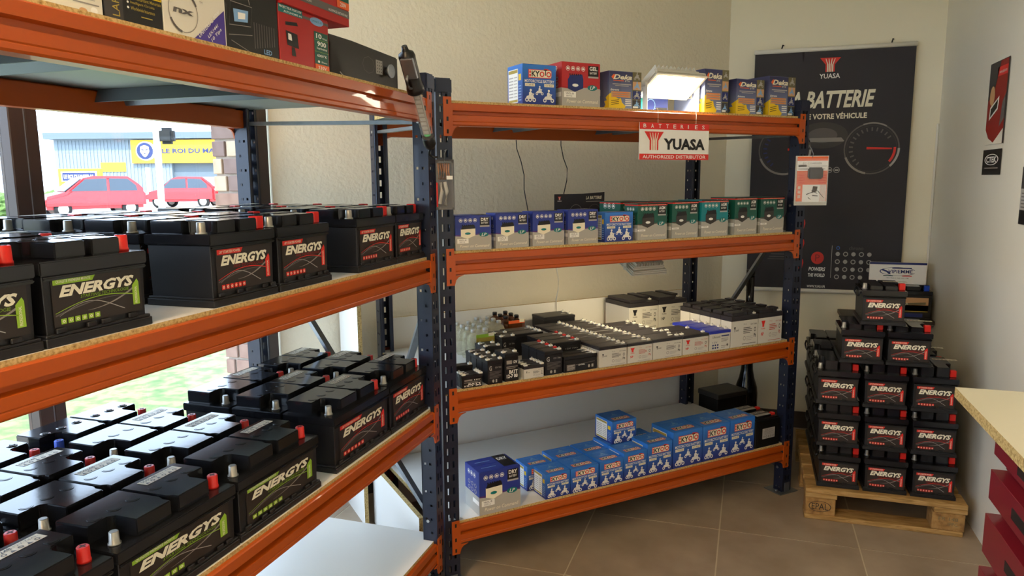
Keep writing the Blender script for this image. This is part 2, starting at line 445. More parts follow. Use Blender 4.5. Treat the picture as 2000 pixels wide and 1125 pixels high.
mb = MB(); mb.box(-0.03, PW+0.03, -0.02, PD+0.03, 0, 0.005); mb.box(0.012, PW-0.012, -0.006, -0.003, 0.004, 0.05); mb.cyl((-0.015, 0.02, 0.005), 0.008, 0.008, 6)
FOOT = mb.mesh('foot_plate', ['galvanised'])
def beam_mesh(L, back=False):
    pr = [(0.003, 0.0755), (0.0, 0.073), (0.0, 0.051), (0.016, 0.0485), (0.016, 0.0385), (0.0, 0.035), (0.0, 0.016), (0.0015, 0.014), (0.0, 0.012), (0.0, 0.004), (0.004, 0.0), (0.040, 0.0), (0.040, 0.060), (0.012, 0.060), (0.012, 0.0755)]
    mb = MB(); mb.prism(pr, 0, L, axis='x')
    return mb.mesh('beam', ['orange_paint'])
def plate_mesh(flip):
    s_ = -1 if flip else 1
    mb = MB()
    pl = [(-0.030, 0.095), (0.0, 0.095), (0.0, 0.072), (0.004, 0.072), (0.004, 0.0), (0.035, 0.0), (0.016, -0.006), (0.006, -0.016), (0.0, -0.035), (-0.030, -0.035)]
    pl = [(x*s_, z) for x, z in pl]
    mb.prism(pl, -0.005, 0.0 if True else 0, axis='y')
    for z in (0.078, 0.022, -0.02):
        x0, x1 = sorted((-0.019*s_, -0.012*s_)); mb.box(x0, x1, -0.0055, -0.0045, z-0.007, z+0.007, 1)
    return mb.mesh('end_plate', ['orange_paint', 'slot_dark'])
PLL, PLR = plate_mesh(False), plate_mesh(True)
def shelving(name, label, loc, rz, xl, xr, depth, levels, draw_left=True):
    t = thing(name, label, 'shelving', loc, rz)
    L = xr-PW-(xl+PW); bme = beam_mesh(L)
    for x, side in ((xl, 0), (xr-PW, 1)):
        for y, fl_ in ((0, 1), (depth-PD, -1)):
            u = link('upright', POST, t, (x, y, 0) if fl_ == 1 else (x+PW, depth, 0), 0 if fl_ == 1 else math.pi)
            link('post_cap', CAP, u); link('foot_plate', FOOT, u)
        m_ = MB(); xm = x+PW/2
        def brace(z0, z1, y0=PD*0.6, y1=depth-PD*0.6, dx=0.0):
            m_ = MB(); m_.bar((xm+dx, y0, z0), (xm+dx, y1, z1), 0.012, 0.028, upv=(1, 0, 0)); o_ = m_.build('brace', 'galvanised', t)
            for (yy, zz) in ((y0, z0), (y1, z1)):
                k_ = MB(); k_.cyl((xm-PW/2-0.004, yy, zz), 0.006, 0.004, 6, 'x'); k_.build('bolt', 'bolt_zinc', o_)
        brace(1.685, 1.70); brace(0.12, 0.12)
        if name_sel(t): brace(*((1.25, .40) if side == 0 else (1.37, .45)))
        else: brace(0.32, 1.34)
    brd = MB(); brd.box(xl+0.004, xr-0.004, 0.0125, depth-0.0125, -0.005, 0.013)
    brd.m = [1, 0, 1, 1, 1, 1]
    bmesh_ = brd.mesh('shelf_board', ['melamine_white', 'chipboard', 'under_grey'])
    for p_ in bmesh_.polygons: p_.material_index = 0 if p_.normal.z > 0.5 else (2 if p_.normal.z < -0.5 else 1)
    cb = MB(); cb.prism([(-0.055, 0.0), (-0.04, 0.035), (0.04, 0.035), (0.055, 0.0), (0.05, 0.0), (0.036, 0.031), (-0.036, 0.031), (-0.05, 0.0)], 0.041, depth-0.041, axis='y'); cbm = cb.mesh('cross_support', ['under_steel'])
    for z in levels:
        for back in (0, 1):
            o_ = link('beam', bme, t, (xl+PW, 0, z-0.072) if not back else (xr-PW, depth, z-0.072), math.pi if back else 0)
            link('end_plate', PLL, o_, (0, 0, 0)); link('end_plate', PLR, o_, (L, 0, 0))
        link('shelf_board', bmesh_, t, (0, 0, z))
        for k in (1, 2): link('cross_support', cbm, t, (xl+PW+L*k/3, 0, z-0.041))
    return t
def name_sel(t): return t.name.startswith('corner')
LA = [0.234, 0.714, 1.234, 1.755]; LB = [0.235, 0.738, 1.239, 1.753]
rackB = shelving('corner_shelving', 'orange and navy bolted shelving unit along the textured diagonal wall, four shelves', nB*CB, R(90)-TH, 0.942, 2.734, 0.745, LB)
rackA = shelving('window_shelving', 'orange and navy shelving unit in front of the window, cut by the left edge', (-1.0, 0, 0), R(90), 0.454, 2.246, 0.74, LA)
TOPS = 0.0135
def PA(x, y, z): return Vector((-1.0-y, x, z))
def PB(s, y, z): return nB*(CB-y)+dB*s+Vector((0, 0, z))
RA, RB = R(90), R(90)-TH

# loose white boards: behind the corner shelving, and standing at its left end
def board(label, s0, s1, y0, y1, z1):
    t = MB(); t.box(0, s1-s0, 0, y1-y0, 0, z1)
    me = t.mesh('melamine_board', ['melamine_white', 'chipboard'])
    big = max((abs(v), i) for i, v in enumerate((z1*(y1-y0), z1*(s1-s0))))[1]
    for p_ in me.polygons: p_.material_index = 0 if abs(p_.normal[big]) > 0.5 else 1
    o = link('melamine_board', me, None, PB(s0, y0, 0), RB); return tag(o, label, 'board')
board('white melamine board standing against the wall behind the corner shelving', 0.96, 2.70, 0.760, 0.776, 0.888)
board('tall white board with chipboard edge standing upright behind the corner post', 0.822, 0.840, 0.63, 0.925, 1.02)
board('low white chipboard panel on the floor at the shelving corner', 0.868, 0.886, 0.07, 0.645, 0.265)

# ------------------------------------------------------------------ starter batteries
def energys_label(w, h, red):
    a, sub = ('print_red', 'print_darkred') if red else ('print_green', 'print_greensub')
    d = Decal(w, h)
    d.rect(-0.02, -0.02, 1.02, 1.0, 'print_dark', 1)
    d.poly([(0, .87), (.43, .87), (.47, .99), (0, .99)], a, 2)
    d.text('-30° STARTER POWER' if red else 'QUALITE PREMIERE MONTE', .03, .895, .41, .965, 'print_cream', 3, 0.012, 0.2)
    d.text('ENERGYS', .05, .60, .93, .845, 'print_cream', 3, 0.045, 0.32)
    d.text('FREE TECHNOLOGIE' if red else 'STARTING TECHNOLOGIE', .28, .515, .86, .585, sub, 3, 0.0, 0.2)
    d.strip(curve(lambda t: (t*0.92, .27+.17*math.sin(t*3.0)+.10*t)), .012, .02, a, 3)
    d.strip(curve(lambda t: (t*0.92, .22+.2*math.sin(t*2.3)+.02*t)), .035, .008, 'print_midgrey', 2)
    d.strip(curve(lambda t: (.35+t*0.57, .22+.33*t*t)), .004, .05, 'print_grey', 2)
    d.strip(curve(lambda t: (.04+t*0.75, .20+.22*math.sin(t*3.6))), .006, .02, 'print_silver', 2)
    for i in range(6):
        x = .05+i*.075
        d.rect(x, .03, x+.058, .145, a, 3); d.ring(x+.029, .087, .016, .032, .5, 'print_cream', 4, 8)
    d.poly([(.90, .14), (.985, .14), (.985, .66), (.965, .74), (.90, .60)], a, 3)
    v, f = txt('PROFESSIONAL', 0.01, 0.0)
    d.raw([(.955-p_[1]*.03, .17+p_[0]*.40) for p_ in v], f, 'print_cream', 4)
    return d
def lid_halves(W, D, nl=0.2, nr=0.2):
    a = [(.012, .46*D), (.012, D-.010), (.497*W-.002, D-.010), (.497*W-.002, .30*D), (.47*W, .22*D), (.47*W, .10*D), (nl*W, .10*D), (nl*W, .40*D), (nl*W-.008, .46*D)]
    b = [(.503*W+.002, .24*D), (.503*W+.002, D-.010), (W-.012, D-.010), (W-.012, .46*D), (W*(1-nr)+.008, .46*D), (W*(1-nr), .40*D), (W*(1-nr), .10*D), (.53*W, .10*D), (.53*W, .18*D)]
    return a, b
def lid_poly(W, D, nl=0.2, nr=0.2):
    return [(.012, .46*D), (.012, D-.01), (.48*W, D-.01), (.48*W, D-.016), (.52*W, D-.016), (.52*W, D-.010), (W-.012, D-.010), (W-.012, .46*D), (W*(1-nr)+.008, .46*D), (W*(1-nr), .40*D), (W*(1-nr), .10*D), (.56*W, .10*D), (.55*W, .14*D), (.45*W, .14*D), (.44*W, .10*D), (nl*W, .10*D), (nl*W, .40*D), (nl*W-.008, .46*D)]
BM = {}
def battery(label, W, D, hs, ht, red, loc, rz, group, caps=('lead', 'red'), plugs=True, sticker=True, handle=False, cross=False, square=False, lz=.030):
    """starter battery: W along the front, D deep, hs shoulder height, ht total height"""
    k = (W, D, hs, ht, red, handle, lz)
    if k not in BM:
        c = MB()
        c.box(0.006, W-0.006, 0.006, D-0.006, 0, hs-0.022, tx=0.002, ty=0.002)
        c.box(0.0, W, 0.0, D, 0.0, 0.014); c.box(0.002, W-0.002, 0.002, D-0.002, 0.014, 0.019)
        n = int(W/0.03)
        for i in range(n):
            if i % 3 != 1: c.box(0.02+i*0.028, 0.038+i*0.028, 0.001, 0.006, 0.019, 0.027)
        case = c.mesh('case', ['battery_black'], bevel=0.0012)
        l = MB(); l.box(0.001, W-0.001, 0.001, D-0.001, hs-0.022, hs)
        for q in lid_halves(W, D): l.prism(q, hs, ht)
        l.box(.47*W, .53*W, .32*D, D-.014, hs, ht-.004)
        l.box(0.004, W-0.004, 0.0, 0.004, hs-0.03, hs-0.024)
        lid = l.mesh('lid', ['battery_lid'], bevel=0.0022, seg=2)
        lw, lh = W*0.80, (hs-0.04)*0.80
        lab = energys_label(lw, lh, red).mesh('front_label', (W*0.11, 0.0056, lz))
        hd = None
        if handle:
            h_ = MB(); h_.tube([(-0.001, D*.18, hs-.012), (-0.006, D*.22, hs-.03), (-0.006, D*.5, hs-.036), (-0.006, D*.78, hs-.03), (-0.001, D*.82, hs-.012)], 0.004, 6); hd = h_.mesh('handle', ['plastic_black'])
        BM[k] = (case, lid, lab, hd)
    case, lid, lab, hd = BM[k]
    t = thing('car_battery', label, 'car battery', loc, rz, group)
    link('case', case, t); L_ = link('lid', lid, t); link('front_label', lab, t)
    if hd: link('handle', hd, t)
    for i, cname in enumerate(caps):
        if not cname: continue
        x = W*0.095 if i == 0 else W*0.905
        link('terminal' if cname == 'lead' else 'terminal_cap', TERM[cname+('_sq' if square and cname != 'lead' else '')], t, (x, D*0.22, hs))
    if plugs:
        for i in range(6): link('vent_plug', PLUGX if cross else PLUG, L_, (W*(0.15+0.14*i)+(0.02*W if i > 2 else -0.02*W), D*0.56, ht))
    if sticker: link('lid_sticker', STK, L_, (W*0.60, D*0.70, ht))
    return t
TERM = {}
mb = MB(); mb.lathe([(.0115, 0), (.0115, .003), (.0092, .004), (.0084, .023), (.007, .0245)], 14); TERM['lead'] = mb.mesh('terminal', ['lead_silver'], 0)
for nm, m_ in (('red', 'cap_red'), ('blue', 'cap_blue')):
    mb = MB(); mb.lathe([(.0118, 0), (.0118, .004), (.0108, .005), (.0104, .0265), (.009, .028)], 14); mb.box(-.006, .006, -.0014, .0014, .0279, .0284, 1); mb.box(-.0014, .0014, -.006, .006, .0279, .0284, 1)
    TERM[nm] = mb.mesh('terminal_cap', [m_, 'lead_hole'])
    mb = MB(); mb.box(-.012, .012, -.013, .011, 0, .028); TERM[nm+'_sq'] = mb.mesh('terminal_cap', [m_], bevel=.002)
mb = MB(); mb.lathe([(.0125, 0), (.0125, .0008)], 18); mb.lathe([(.0095, .0008), (.0095, .0012)], 18); PLUG = mb.mesh('vent_plug', ['battery_lid'])
mb = MB(); mb.lathe([(.0115, 0), (.0115, .0008), (.0, .001)], 16); mb.box(-.008, .008, -.0012, .0012, .0008, .0022, 1); mb.box(-.0012, .0012, -.008, .008, .0008, .0022, 1); PLUGX = mb.mesh('vent_plug', ['battery_lid', 'slot_dark'])
d = Decal(.095, .026); d.rect(0, 0, 1, 1, 'sticker', 1); d.text('050248', .04, .55, .45, .9, 'print_darkgrey', 2, .01); d.text('12V 74Ah', .5, .6, .95, .85, 'print_grey', 2)
for i in range(6): d.ring(.08+i*.155, .28, .05, .18, .45, 'print_midgrey', 2, 8) if i % 2 else d.poly([(.03+i*.155, .1), (.13+i*.155, .1), (.08+i*.155, .45)], 'print_midgrey', 2)
STK = d.mesh('lid_sticker', (0, 0, 0.0002), 'top')
ZA1 = LA[1]+TOPS; ZA2 = LA[2]+TOPS
ordn = ['first', 'second', 'third', 'fourth', 'fifth', 'sixth', 'seventh', 'eighth']
# lower shelf: green label batteries, four deep; red label batteries, three deep
for r, (x0, nm) in enumerate(((0.590, 'row nearest the camera'), (0.904, 'middle row'), (1.218, 'row beside the red ones'))):
    for c in range(4):
        cross = c == 3
        battery('long green-label battery, %s, %s column from aisle, middle window shelf' % (nm, ordn[c]), .310, .1615, .137, .171, False,
                PA(x0, .016+c*.1655, ZA1), RA, 'long green label batteries on the middle window shelf', caps=('blue', 'red') if (cross and r == 2) else ('lead', 'red'), cross=cross, sticker=not cross)
for r, (x0, W, nm) in enumerate(((1.606, .312, 'next to the green ones'), (1.9205, .266, 'against the corner post'))):
    for c in range(3):
        battery('long red-label battery %s, %s column from aisle, middle window shelf' % (nm, ordn[c]), W, .1615, .152, .186, True,
                PA(x0, .020+c*.1655, ZA1), RA, 'red label batteries on the middle window shelf', caps=('lead', 'red'))
# upper shelf
rows2 = [(.602, .209, .133, .160, False, 'at the left edge'), (.816, .209, .133, .160, False, 'right of the edge one'),
         (1.184, .212, .147, .173, True, 'beside the green ones'), (1.402, .218, .147, .173, True, 'second of the nearer pair'),
         (1.754, .232, .147, .173, True, 'first of the farther pair'), (1.988, .196, .147, .173, True, 'against the corner post')]
for (x0, W, hs, ht, red, nm) in rows2:
    for c in range(4):
        battery('%s-label battery %s, %s column from aisle, upper window shelf' % ('red' if red else 'green', nm, ordn[c]), W, .168, hs, ht, red,
                PA(x0, .016+c*.1755, ZA2), RA, 'batteries on the upper window shelf', caps=('lead' if red else None, 'red'), square=red, plugs=(c == 0))

# ------------------------------------------------------------------ pallet and battery stack
PX0, PX1, PY0, PY1 = 0.276, 0.905, 3.30, 4.10
pal = thing('pallet', 'wooden pallet under the battery stack, with stamped corner blocks', 'pallet', (PX0, PY0, 0))
PWd, PDp = PX1-PX0, PY1-PY0
def pbox(name, x0, x1, y0, y1, z0, z1, m_='pallet_wood'): mb = MB(); mb.box(x0, x1, y0, y1, z0, z1); return mb.build(name, m_, pal, bevel=.003)
for (y0, y1) in ((0, .12), (.155, .255), (.29, .39), (.425, .515), (.55, .65), (.68, .80)): pbox('deck_plank', 0, PWd, y0, y1, .122, .144)
for x0 in (.0, .505): pbox('stringer_plank', x0, x0+.125 if x0 else .13, 0.002, PDp-.002, .100, .1215)
for y0 in (.004, .35, .68):
    pbox('bottom_plank', 0, PWd-.01, y0, y0+.10, 0, .022)
    for x0 in (.0, .265, .498): 
        if y0 == .004 and x0 == .265: continue
        pbox('block', x0+.002, x0+.125, y0+.001, y0+.10, .0225, .0995, 'pallet_block')
d = Decal(.1, .06); d.ring(.5, .5, .46, .42, .07, 'print_black', 1); d.text('EPAL', .17, .26, .83, .74, 'print_black', 1, .0)
link('stamp', d.mesh('stamp', (.012, .0042, .032)), pal)
d = Decal(.09, .05); d.text('FR 148', .1, .55, .9, .85, 'print_olive', 1); d.text('IPPC', .5, .1, .9, .4, 'print_olive', 1)
link('stamp', d.mesh('stamp', (.515, .0042, .04)), pal)
ST = 'red label batteries stacked on the pallet'
cols = ['left', 'middle', 'right']
for r in range(3):
    for c in range(3):
        for dp in range(3):
            if dp and c == 1 and r < 2: continue      # wholly enclosed
            battery('stacked black battery on pallet, %s row up, %s column%s' % (ordn[r], cols[c], (', front', ', one behind the front', ', rearmost')[dp]),
                    .172, .236, .146, .1880, True, (0.322+c*.1855-r*.011, 3.333+dp*.243, .1452+r*.1885), 0, ST, square=True, lz=.023, handle=(c == 0), plugs=False, sticker=(c == 2 and r == 2))
for c in range(2):
    battery('stacked black battery on pallet, fourth row up, %s of the pair' % cols[c*2], .172, .236, .142, .1640, True, (.385+c*.1795, 3.337, .1452+3*.1885), 0, ST, square=True, plugs=False, lz=.022)
battery('single black battery crowning the pallet stack', .174, .236, .146, .1630, True, (.457, 3.340, .1452+3*.1885+.1688), 0, ST, square=True, plugs=False, handle=True, lz=.023)

# ------------------------------------------------------------------ small sealed batteries on the corner shelving
ZB2 = LB[1]+TOPS
SL = {}
mb = MB(); mb.box(-.007, .007, -.006, .006, 0, .006); mb.box(-.003, .003, -.0005, .0005, .006, .011, 1); TAB = mb.mesh('terminal', ['plastic_white', 'lead_silver'], bevel=.001)
mb = MB(); mb.box(-.006, .006, -.006, .006, 0, .005); mb.box(-.003, .003, -.0005, .0005, .005, .010, 1); TABR = mb.mesh('terminal', ['cap_red', 'lead_silver'], bevel=.001)
def sla_label(style, w, h):
    d = Decal(w, h); d.rect(0, 0, 1, 1, 'sla_black' if style in ('black', 'blackbold', 'wide') else 'sla_grey', 1)
    def lines(x0, x1, y0, y1, n, m_, lay=2):
        st = (y1-y0)/n
        for i in range(n): d.rect(x0, y0+i*st, x0+(x1-x0)*(1 if i % 3 else .8), y0+i*st+st*.45, m_, lay)
    if style == 'black':
        d.text('G', .08, .68, .26, .92, 'print_silver', 2, .02); d.text('12V 7Ah', .5, .78, .92, .86, 'print_silver', 2)
        lines(.10, .92, .28, .66, 6, 'print_midgrey'); d.ell(.35, .14, .07, .08, 'print_silver', 2, 10); d.rect(.52, .06, .62, .22, 'print_silver', 2)
    elif style == 'blackbold':
        d.rect(.1, .72, .5, .88, 'print_grey', 2); d.text('12V', .6, .74, .92, .86, 'print_white', 2, .02); lines(.08, .95, .52, .66, 2, 'print_grey')
        d.text('BATT', .3, .3, .95, .46, 'print_white', 2, .03); d.text('12-7 00', .1, .12, .95, .28, 'print_white', 2, .03)
    elif style == 'wide':
        d.rect(.05, .1, .32, .62, 'print_midgrey', 2); lines(.07, .30, .14, .6, 5, 'print_silver', 3); d.strip([(.34, .52), (.95, .66)], .05, .05, 'print_midgrey', 2)
        d.text('12V-7.0Ah', .42, .44, .62, .56, 'print_white', 3, .01); d.ell(.76, .3, .035, .14, 'print_silver', 3, 10); d.rect(.84, .18, .90, .44, 'print_silver', 3)
    elif style in ('yuasa', 'yucel', 'bigred', 'big', 'bigblack'):
        c = 'print_rust' if style in ('yuasa', 'bigred') else 'print_black'
        ym = 'print_red' if style != 'bigblack' else 'print_black'
        if style in ('yuasa', 'bigred', 'bigblack'):
            d.poly([(.08, .92), (.26, .92), (.21, .76), (.21, .66), (.13, .66), (.13, .76)], ym, 2)
            for i in range(3): d.strip([(.15+i*.02, .66), (.148+i*.022, .84)], .006, .006, 'print_cream', 3)
            d.text('YUASA', .08, .56, .26, .62, ym, 2, .02); d.text('NP', .08, .30, .2, .44, ym, 2, .03)
        else:
            d.poly([(.07, .80), (.14, .80), (.115, .68), (.115, .60), (.095, .60), (.095, .68)], 'print_black', 2); d.text('ucel', .15, .62, .25, .72, 'print_black', 2, .01)
        d.text('Y7-12', .44, .84, .56, .9, c, 2); d.text('12V 7.0Ah', .72, .82, .97, .88, c, 2, .01)
        lines(.44, .78, .50, .78, 4, 'print_midgrey' if c == 'print_black' else c); d.ring(.49, .30, .05, .09, .3, 'print_grey', 2, 12); lines(.57, .82, .2, .4, 3, 'print_silver')
        d.ring(.9, .62, .04, .1, .4, 'print_midgrey', 2, 8); d.text('Pb', .86, .3, .95, .46, c, 2, .02)
        d.rect(.4, .06, .95, .08, c if 'big' in style else 'print_grey', 2)
    elif style == 'blue':
        d.text('Ultracell', .1, .76, .5, .9, 'print_black', 2); d.rect(.55, .82, .95, .90, 'print_navy', 2); lines(.55, .9, .5, .74, 3, 'print_grey'); d.text('12V', .12, .44, .35, .54, 'print_navy', 2)
        for i in range(3):
            for j in range(2): d.ell(.14+i*.12, .14+j*.17, .045, .06, 'print_navy', 2, 8)
        lines(.55, .8, .1, .3, 2, 'print_grey'); d.ell(.87, .25, .05, .08, 'print_midgrey', 2, 10)
    return d
def sla(label, s, y, W, D, H, style, group, front, tabs='r', z=None):
    k = (W, D, H, style)
    if k not in SL:
        body = {'black': 'sla_black', 'blackbold': 'sla_black', 'wide': 'sla_black', 'plainblack': 'sla_black'}.get(style, 'sla_grey')
        lidm = {'black': 'sla_black', 'blackbold': 'sla_black', 'wide': 'sla_black', 'plainblack': 'sla_black', 'blue': 'sla_blue'}.get(style, 'sla_lid')
        big = style in ('big', 'bigred', 'bigblack'); lh = .022 if big else .012
        b_ = MB(); b_.box(.001, W-.001, .001, D-.001, 0, H-lh); case = b_.mesh('case', [body], bevel=.0012)
        l_ = MB(); l_.box(0, W, 0, D, H-lh, H)
        if big: l_.prism([(.01, .006), (.01, D-.006), (.62*W, D-.006), (.66*W, .6*D), (.58*W, .35*D), (.6*W, .006)], H, H+.014); l_.prism([(.74*W, .3*D), (.74*W, D-.006), (W-.008, D-.006), (W-.008, .3*D)], H, H+.016)
        else: l_.box(.006, W*.78, .004, D-.004, H, H+.0012)
        lid = l_.mesh('lid', [lidm], bevel=.001)
        lab = sla_label(style, W*.94, (H-lh)*.94).mesh('front_label', (W*.03, .0004, (H-lh)*.03)) if style != 'plainblack' else None
        st = Decal(.024, .008); st.rect(0, 0, 1, 1, 'print_white', 1); st = st.mesh('lid_sticker', (0, 0, H+.0013), 'top')
        SL[k] = (case, lid, lab, st, big)
    case, lid, lab, st, big = SL[k]
    t = thing('sealed_battery', label, 'battery', PB(s, y, ZB2 if z is None else z), RB, group)
    link('case', case, t); l_ = link('lid', lid, t)
    if front and lab: link('front_label', lab, t)
    xs = {'r': (.93, .93), 'lr': (.10, .92), 'l': (.08, .08)}[tabs]
    zt = H
    link('terminal', TAB, t, (W*xs[0], D*.28, zt)); link('terminal', TABR if style == 'black' and tabs == 'r' else TAB, t, (W*xs[1], D*.78 if xs[0] == xs[1] else D*.28, zt))
    if not big: link('lid_sticker', st, l_, (W*.72 if tabs == 'r' else W*.1, D*.4, 0))
    return t
def sla_row(desc, s, y0, W, D, H, style, n, tabs='r', gap=.001):
    for i in range(n):
        wh = '' if n == 1 else (', front one' if i == 0 else (', rearmost' if i == n-1 else ', %s from the front' % ordn[i]))
        sla(desc+wh, s, y0+i*(D+gap), W, D, H, style, desc, i == 0, tabs)
sla_row('small thin black battery at the corner post', 1.022, .006, .083, .0185, .048, 'blackbold', 3, 'lr')
sla_row('low flat black battery behind the thin trio', 1.010, .10, .100, .045, .058, 'plainblack', 1, 'lr')
sla_row('tall narrow black battery right of thin trio', 1.126, .006, .062, .049, .090, 'black', 4, 'lr')
sla_row('tallest narrow black battery with bold white print', 1.199, .010, .058, .085, .106, 'blackbold', 1, 'lr')
sla_row('short black battery behind the tall narrow ones', 1.218, .215, .068, .050, .088, 'black', 2, 'lr')
sla_row('upright black battery beside the clear acid cells', 1.335, .30, .065, .070, .098, 'black', 2, 'lr')
sla_row('tiny grey battery with black lid', 1.278, .006, .087, .0245, .050, 'yucel', 4, 'lr')
sla_row('tall black battery with red terminals at front edge', 1.371, .012, .080, .062, .093, 'black', 3, 'r')
sla_row('wide low black battery left of grey rows', 1.457, .010, .155, .031, .063, 'wide', 3, 'r')
sla_row('black battery behind the wide low ones', 1.462, .125, .148, .064, .092, 'black', 3, 'r')
sla_row('black battery pair in front of amber cells', 1.412, .345, .146, .064, .094, 'plainblack', 2, 'r')
sla_row('light grey battery in the longest row, black print', 1.619, .006, .1365, .0650, .083, 'yucel', 8, 'r')
sla_row('light grey red-print battery, row beside longest', 1.758, .006, .1270, .0650, .083, 'yuasa', 8, 'r')
sla_row('grey battery, wider black-print row mid shelf', 1.888, .006, .1560, .0980, .084, 'yucel', 4, 'r')
sla_row('grey red-print battery beside the blue lids', 2.047, .006, .1440, .0980, .083, 'yuasa', 2, 'lr')
sla_row('grey battery with bright blue lid', 2.196, .006, .1210, .0820, .086, 'blue', 3, 'r')
sla_row('big light grey battery in the tall block', 2.3195, .006, .1630, .0670, .140, 'big', 5, 'r')
sla_row('big grey red-print battery at right post', 2.485, .006, .1500, .0670, .140, 'bigred', 5, 'r')
sla_row('large grey battery at back beside the post, left of pair', 2.150, .520, .180, .205, .138, 'bigblack', 1, 'r')
sla_row('large grey battery at back beside the post, right of pair', 2.333, .520, .180, .205, .138, 'bigblack', 1, 'r')
sla_row('flat black battery lying at back of longest row', 1.690, .56, .170, .120, .105, 'plainblack', 1, 'r')

# acid cell packs
def acid(label, s, y, nc, nr, body, capm, H=.112, lab=None):
    t = thing('acid_pack', label, 'acid pack', PB(s, y, ZB2), RB, 'battery acid cell packs')
    c = MB(); c.lathe([(.024, 0), (.0265, .004), (.0265, H*.80), (.022, H*.92), (.010, H), (.010, H+.006)], 12); cm = c.mesh('cell', [body])
    k = MB(); k.lathe([(.011, 0), (.011, .012), (.009, .014)], 10); km = k.mesh('cap', [capm])
    for i in range(nc):
        for j in range(nr):
            o = link('cell', cm, t, (.028+i*.056, .028+j*.056, 0)); link('cap', km, o, (0, 0, H+.004))
    if lab:
        d = Decal(nc*.056, H*.62); d.rect(.25, .0, 1, .80, lab[0], 1); d.rect(.25, .80, 1, 1, lab[1], 1); d.rect(.75, .85, .98, 1.05, 'print_cream', 2)
        link('wrap_label', d.mesh('wrap_label', (0, -.001, H*.36)), t)
acid('clear acid cells with yellow label at the shelf left back', 1.215, .355, 2, 4, 'clear_plastic', 'plastic_grey', lab=('print_gold', 'print_green'))
acid('clear acid cells behind, without label, next to amber ones', 1.340, .478, 2, 3, 'clear_plastic', 'plastic_grey')
acid('dark amber acid cells with orange label at the back', 1.470, .555, 2, 3, 'amber_plastic', 'plastic_black', lab=('amber_plastic', 'print_orange'))

# ------------------------------------------------------------------ cartons
def icons(d, x0, y0, w_, h_, m_, lay=2, n=4):
    for i in range(n):
        x = x0+i*w_*1.25
        d.ring(x+w_/2, y0+h_/2, w_*.5, h_*.5, .16, m_, lay, 8); d.rect(x+.22*w_, y0+.32*h_, x+.78*w_, y0+.58*h_, m_, lay); d.rect(x+.32*w_, y0+.5*h_, x+.62*w_, y0+.74*h_, m_, lay)
def rider(d, cx, cy, s, m_, lay=2, kind=0):
    a = d.W/d.H
    def P(x, y): return (cx+x*s, cy+y*s*a)
    for wx in ((-.42, .42) if kind else (-.40, -.05, .40)): d.ring(*P(wx, -.28), .2*s, .2*s*a, .5, m_, lay, 10)
    d.poly([P(-.5, -.2), P(.45, -.2), P(.30, .12), P(.42, .30), P(.3, .32), P(.12, .1), P(-.2, .12), P(-.42, .05)], m_, lay)
    d.poly([P(-.18, .05), P(.12, .05), P(.16, .36), P(.02, .52), P(-.16, .40)], m_, lay); d.ell(*P(.03, .62), .12*s, .12*s*a, m_, lay, 10)
    d.poly([P(.08, .42), P(.34, .24), P(.32, .16), P(.05, .30)], m_, lay)
def kyoto_logo(d, x0, y0, x1, y1, lay=2):
    h_ = y1-y0; w_ = x1-x0
    d.poly([(x0, y0), (x1-.04*w_, y0), (x1, y0+.2*h_), (x1, y1-.25*h_), (x1-.06*w_, y1-.1*h_), (x0+.8*w_, y1), (x0+.68*w_, y1), (x0+.66*w_, y1-.12*h_), (x0, y1-.12*h_)], 'print_red', lay)
    d.poly([(x0+.02*w_, y0+.07*h_), (x1-.05*w_, y0+.07*h_), (x1-.02*w_, y0+.22*h_), (x1-.02*w_, y1-.28*h_), (x1-.08*w_, y1-.17*h_), (x0+.02*w_, y1-.19*h_)], 'print_cream', lay+1)
    d.rect(x0+.03*w_, y0+.14*h_, x0+.10*w_, y0+.4*h_, 'print_red', lay+2); d.rect(x0+.03*w_, y0+.48*h_, x0+.10*w_, y0+.74*h_, 'print_red', lay+2)
    d.text('KY', x0+.13*w_, y0+.14*h_, x0+.48*w_, y0+.74*h_, 'print_black', lay+2, .03)
    d.ring(x0+.58*w_, y0+.42*h_, .10*w_, .29*h_, .42, 'print_red', lay+2, 16); d.text('T', x0+.66*w_, y0+.3*h_, x0+.80*w_, y0+.92*h_, 'print_black', lay+3, .03); d.ring(x0+.87*w_, y0+.42*h_, .10*w_, .29*h_, .42, 'print_red', lay+2, 16)
def kyoto_front(w, h):
    d = Decal(w, h); kyoto_logo(d, .17, .66, .86, .90)
    d.text('MOTORCYCLE BATTERY', .06, .545, .94, .62, 'print_white', 2, .015)
    d.rect(.07, .45, .36, .525, 'print_cream', 2); d.text('YTX9-BS', .10, .465, .33, .51, 'print_olive', 3); d.rect(.64, .45, .93, .525, 'print_cream', 2); d.text('12V 8AH', .67, .465, .90, .51, 'print_olive', 3)
    rider(d, .23, .19, .27, 'print_white', 2, 0); rider(d, .50, .33, .19, 'print_white', 2, 1); rider(d, .77, .19, .27, 'print_white', 2, 1)
    return d
def kyoto_side(w, h):
    d = Decal(w, h); d.rect(0, 0, 1, 1, 'kyoto_blue', .4); d.rect(.06, .06, .70, .90, 'print_white', 1); d.rect(.08, .80, .68, .88, 'print_gold', 2); d.rect(.08, .08, .68, .14, 'print_gold', 2)
    for i in range(7): d.rect(.10, .2+i*.08, .40, .23+i*.08, 'print_silver', 2); d.rect(.45, .2+i*.08, .66, .225+i*.08, 'print_silver', 2)
    d.rect(.74, .60, .90, .76, 'print_yellow', 1)
    for i in range(6): d.rect(.74, .1+i*.07, .92, .125+i*.07, 'print_sky', 1)
    return d
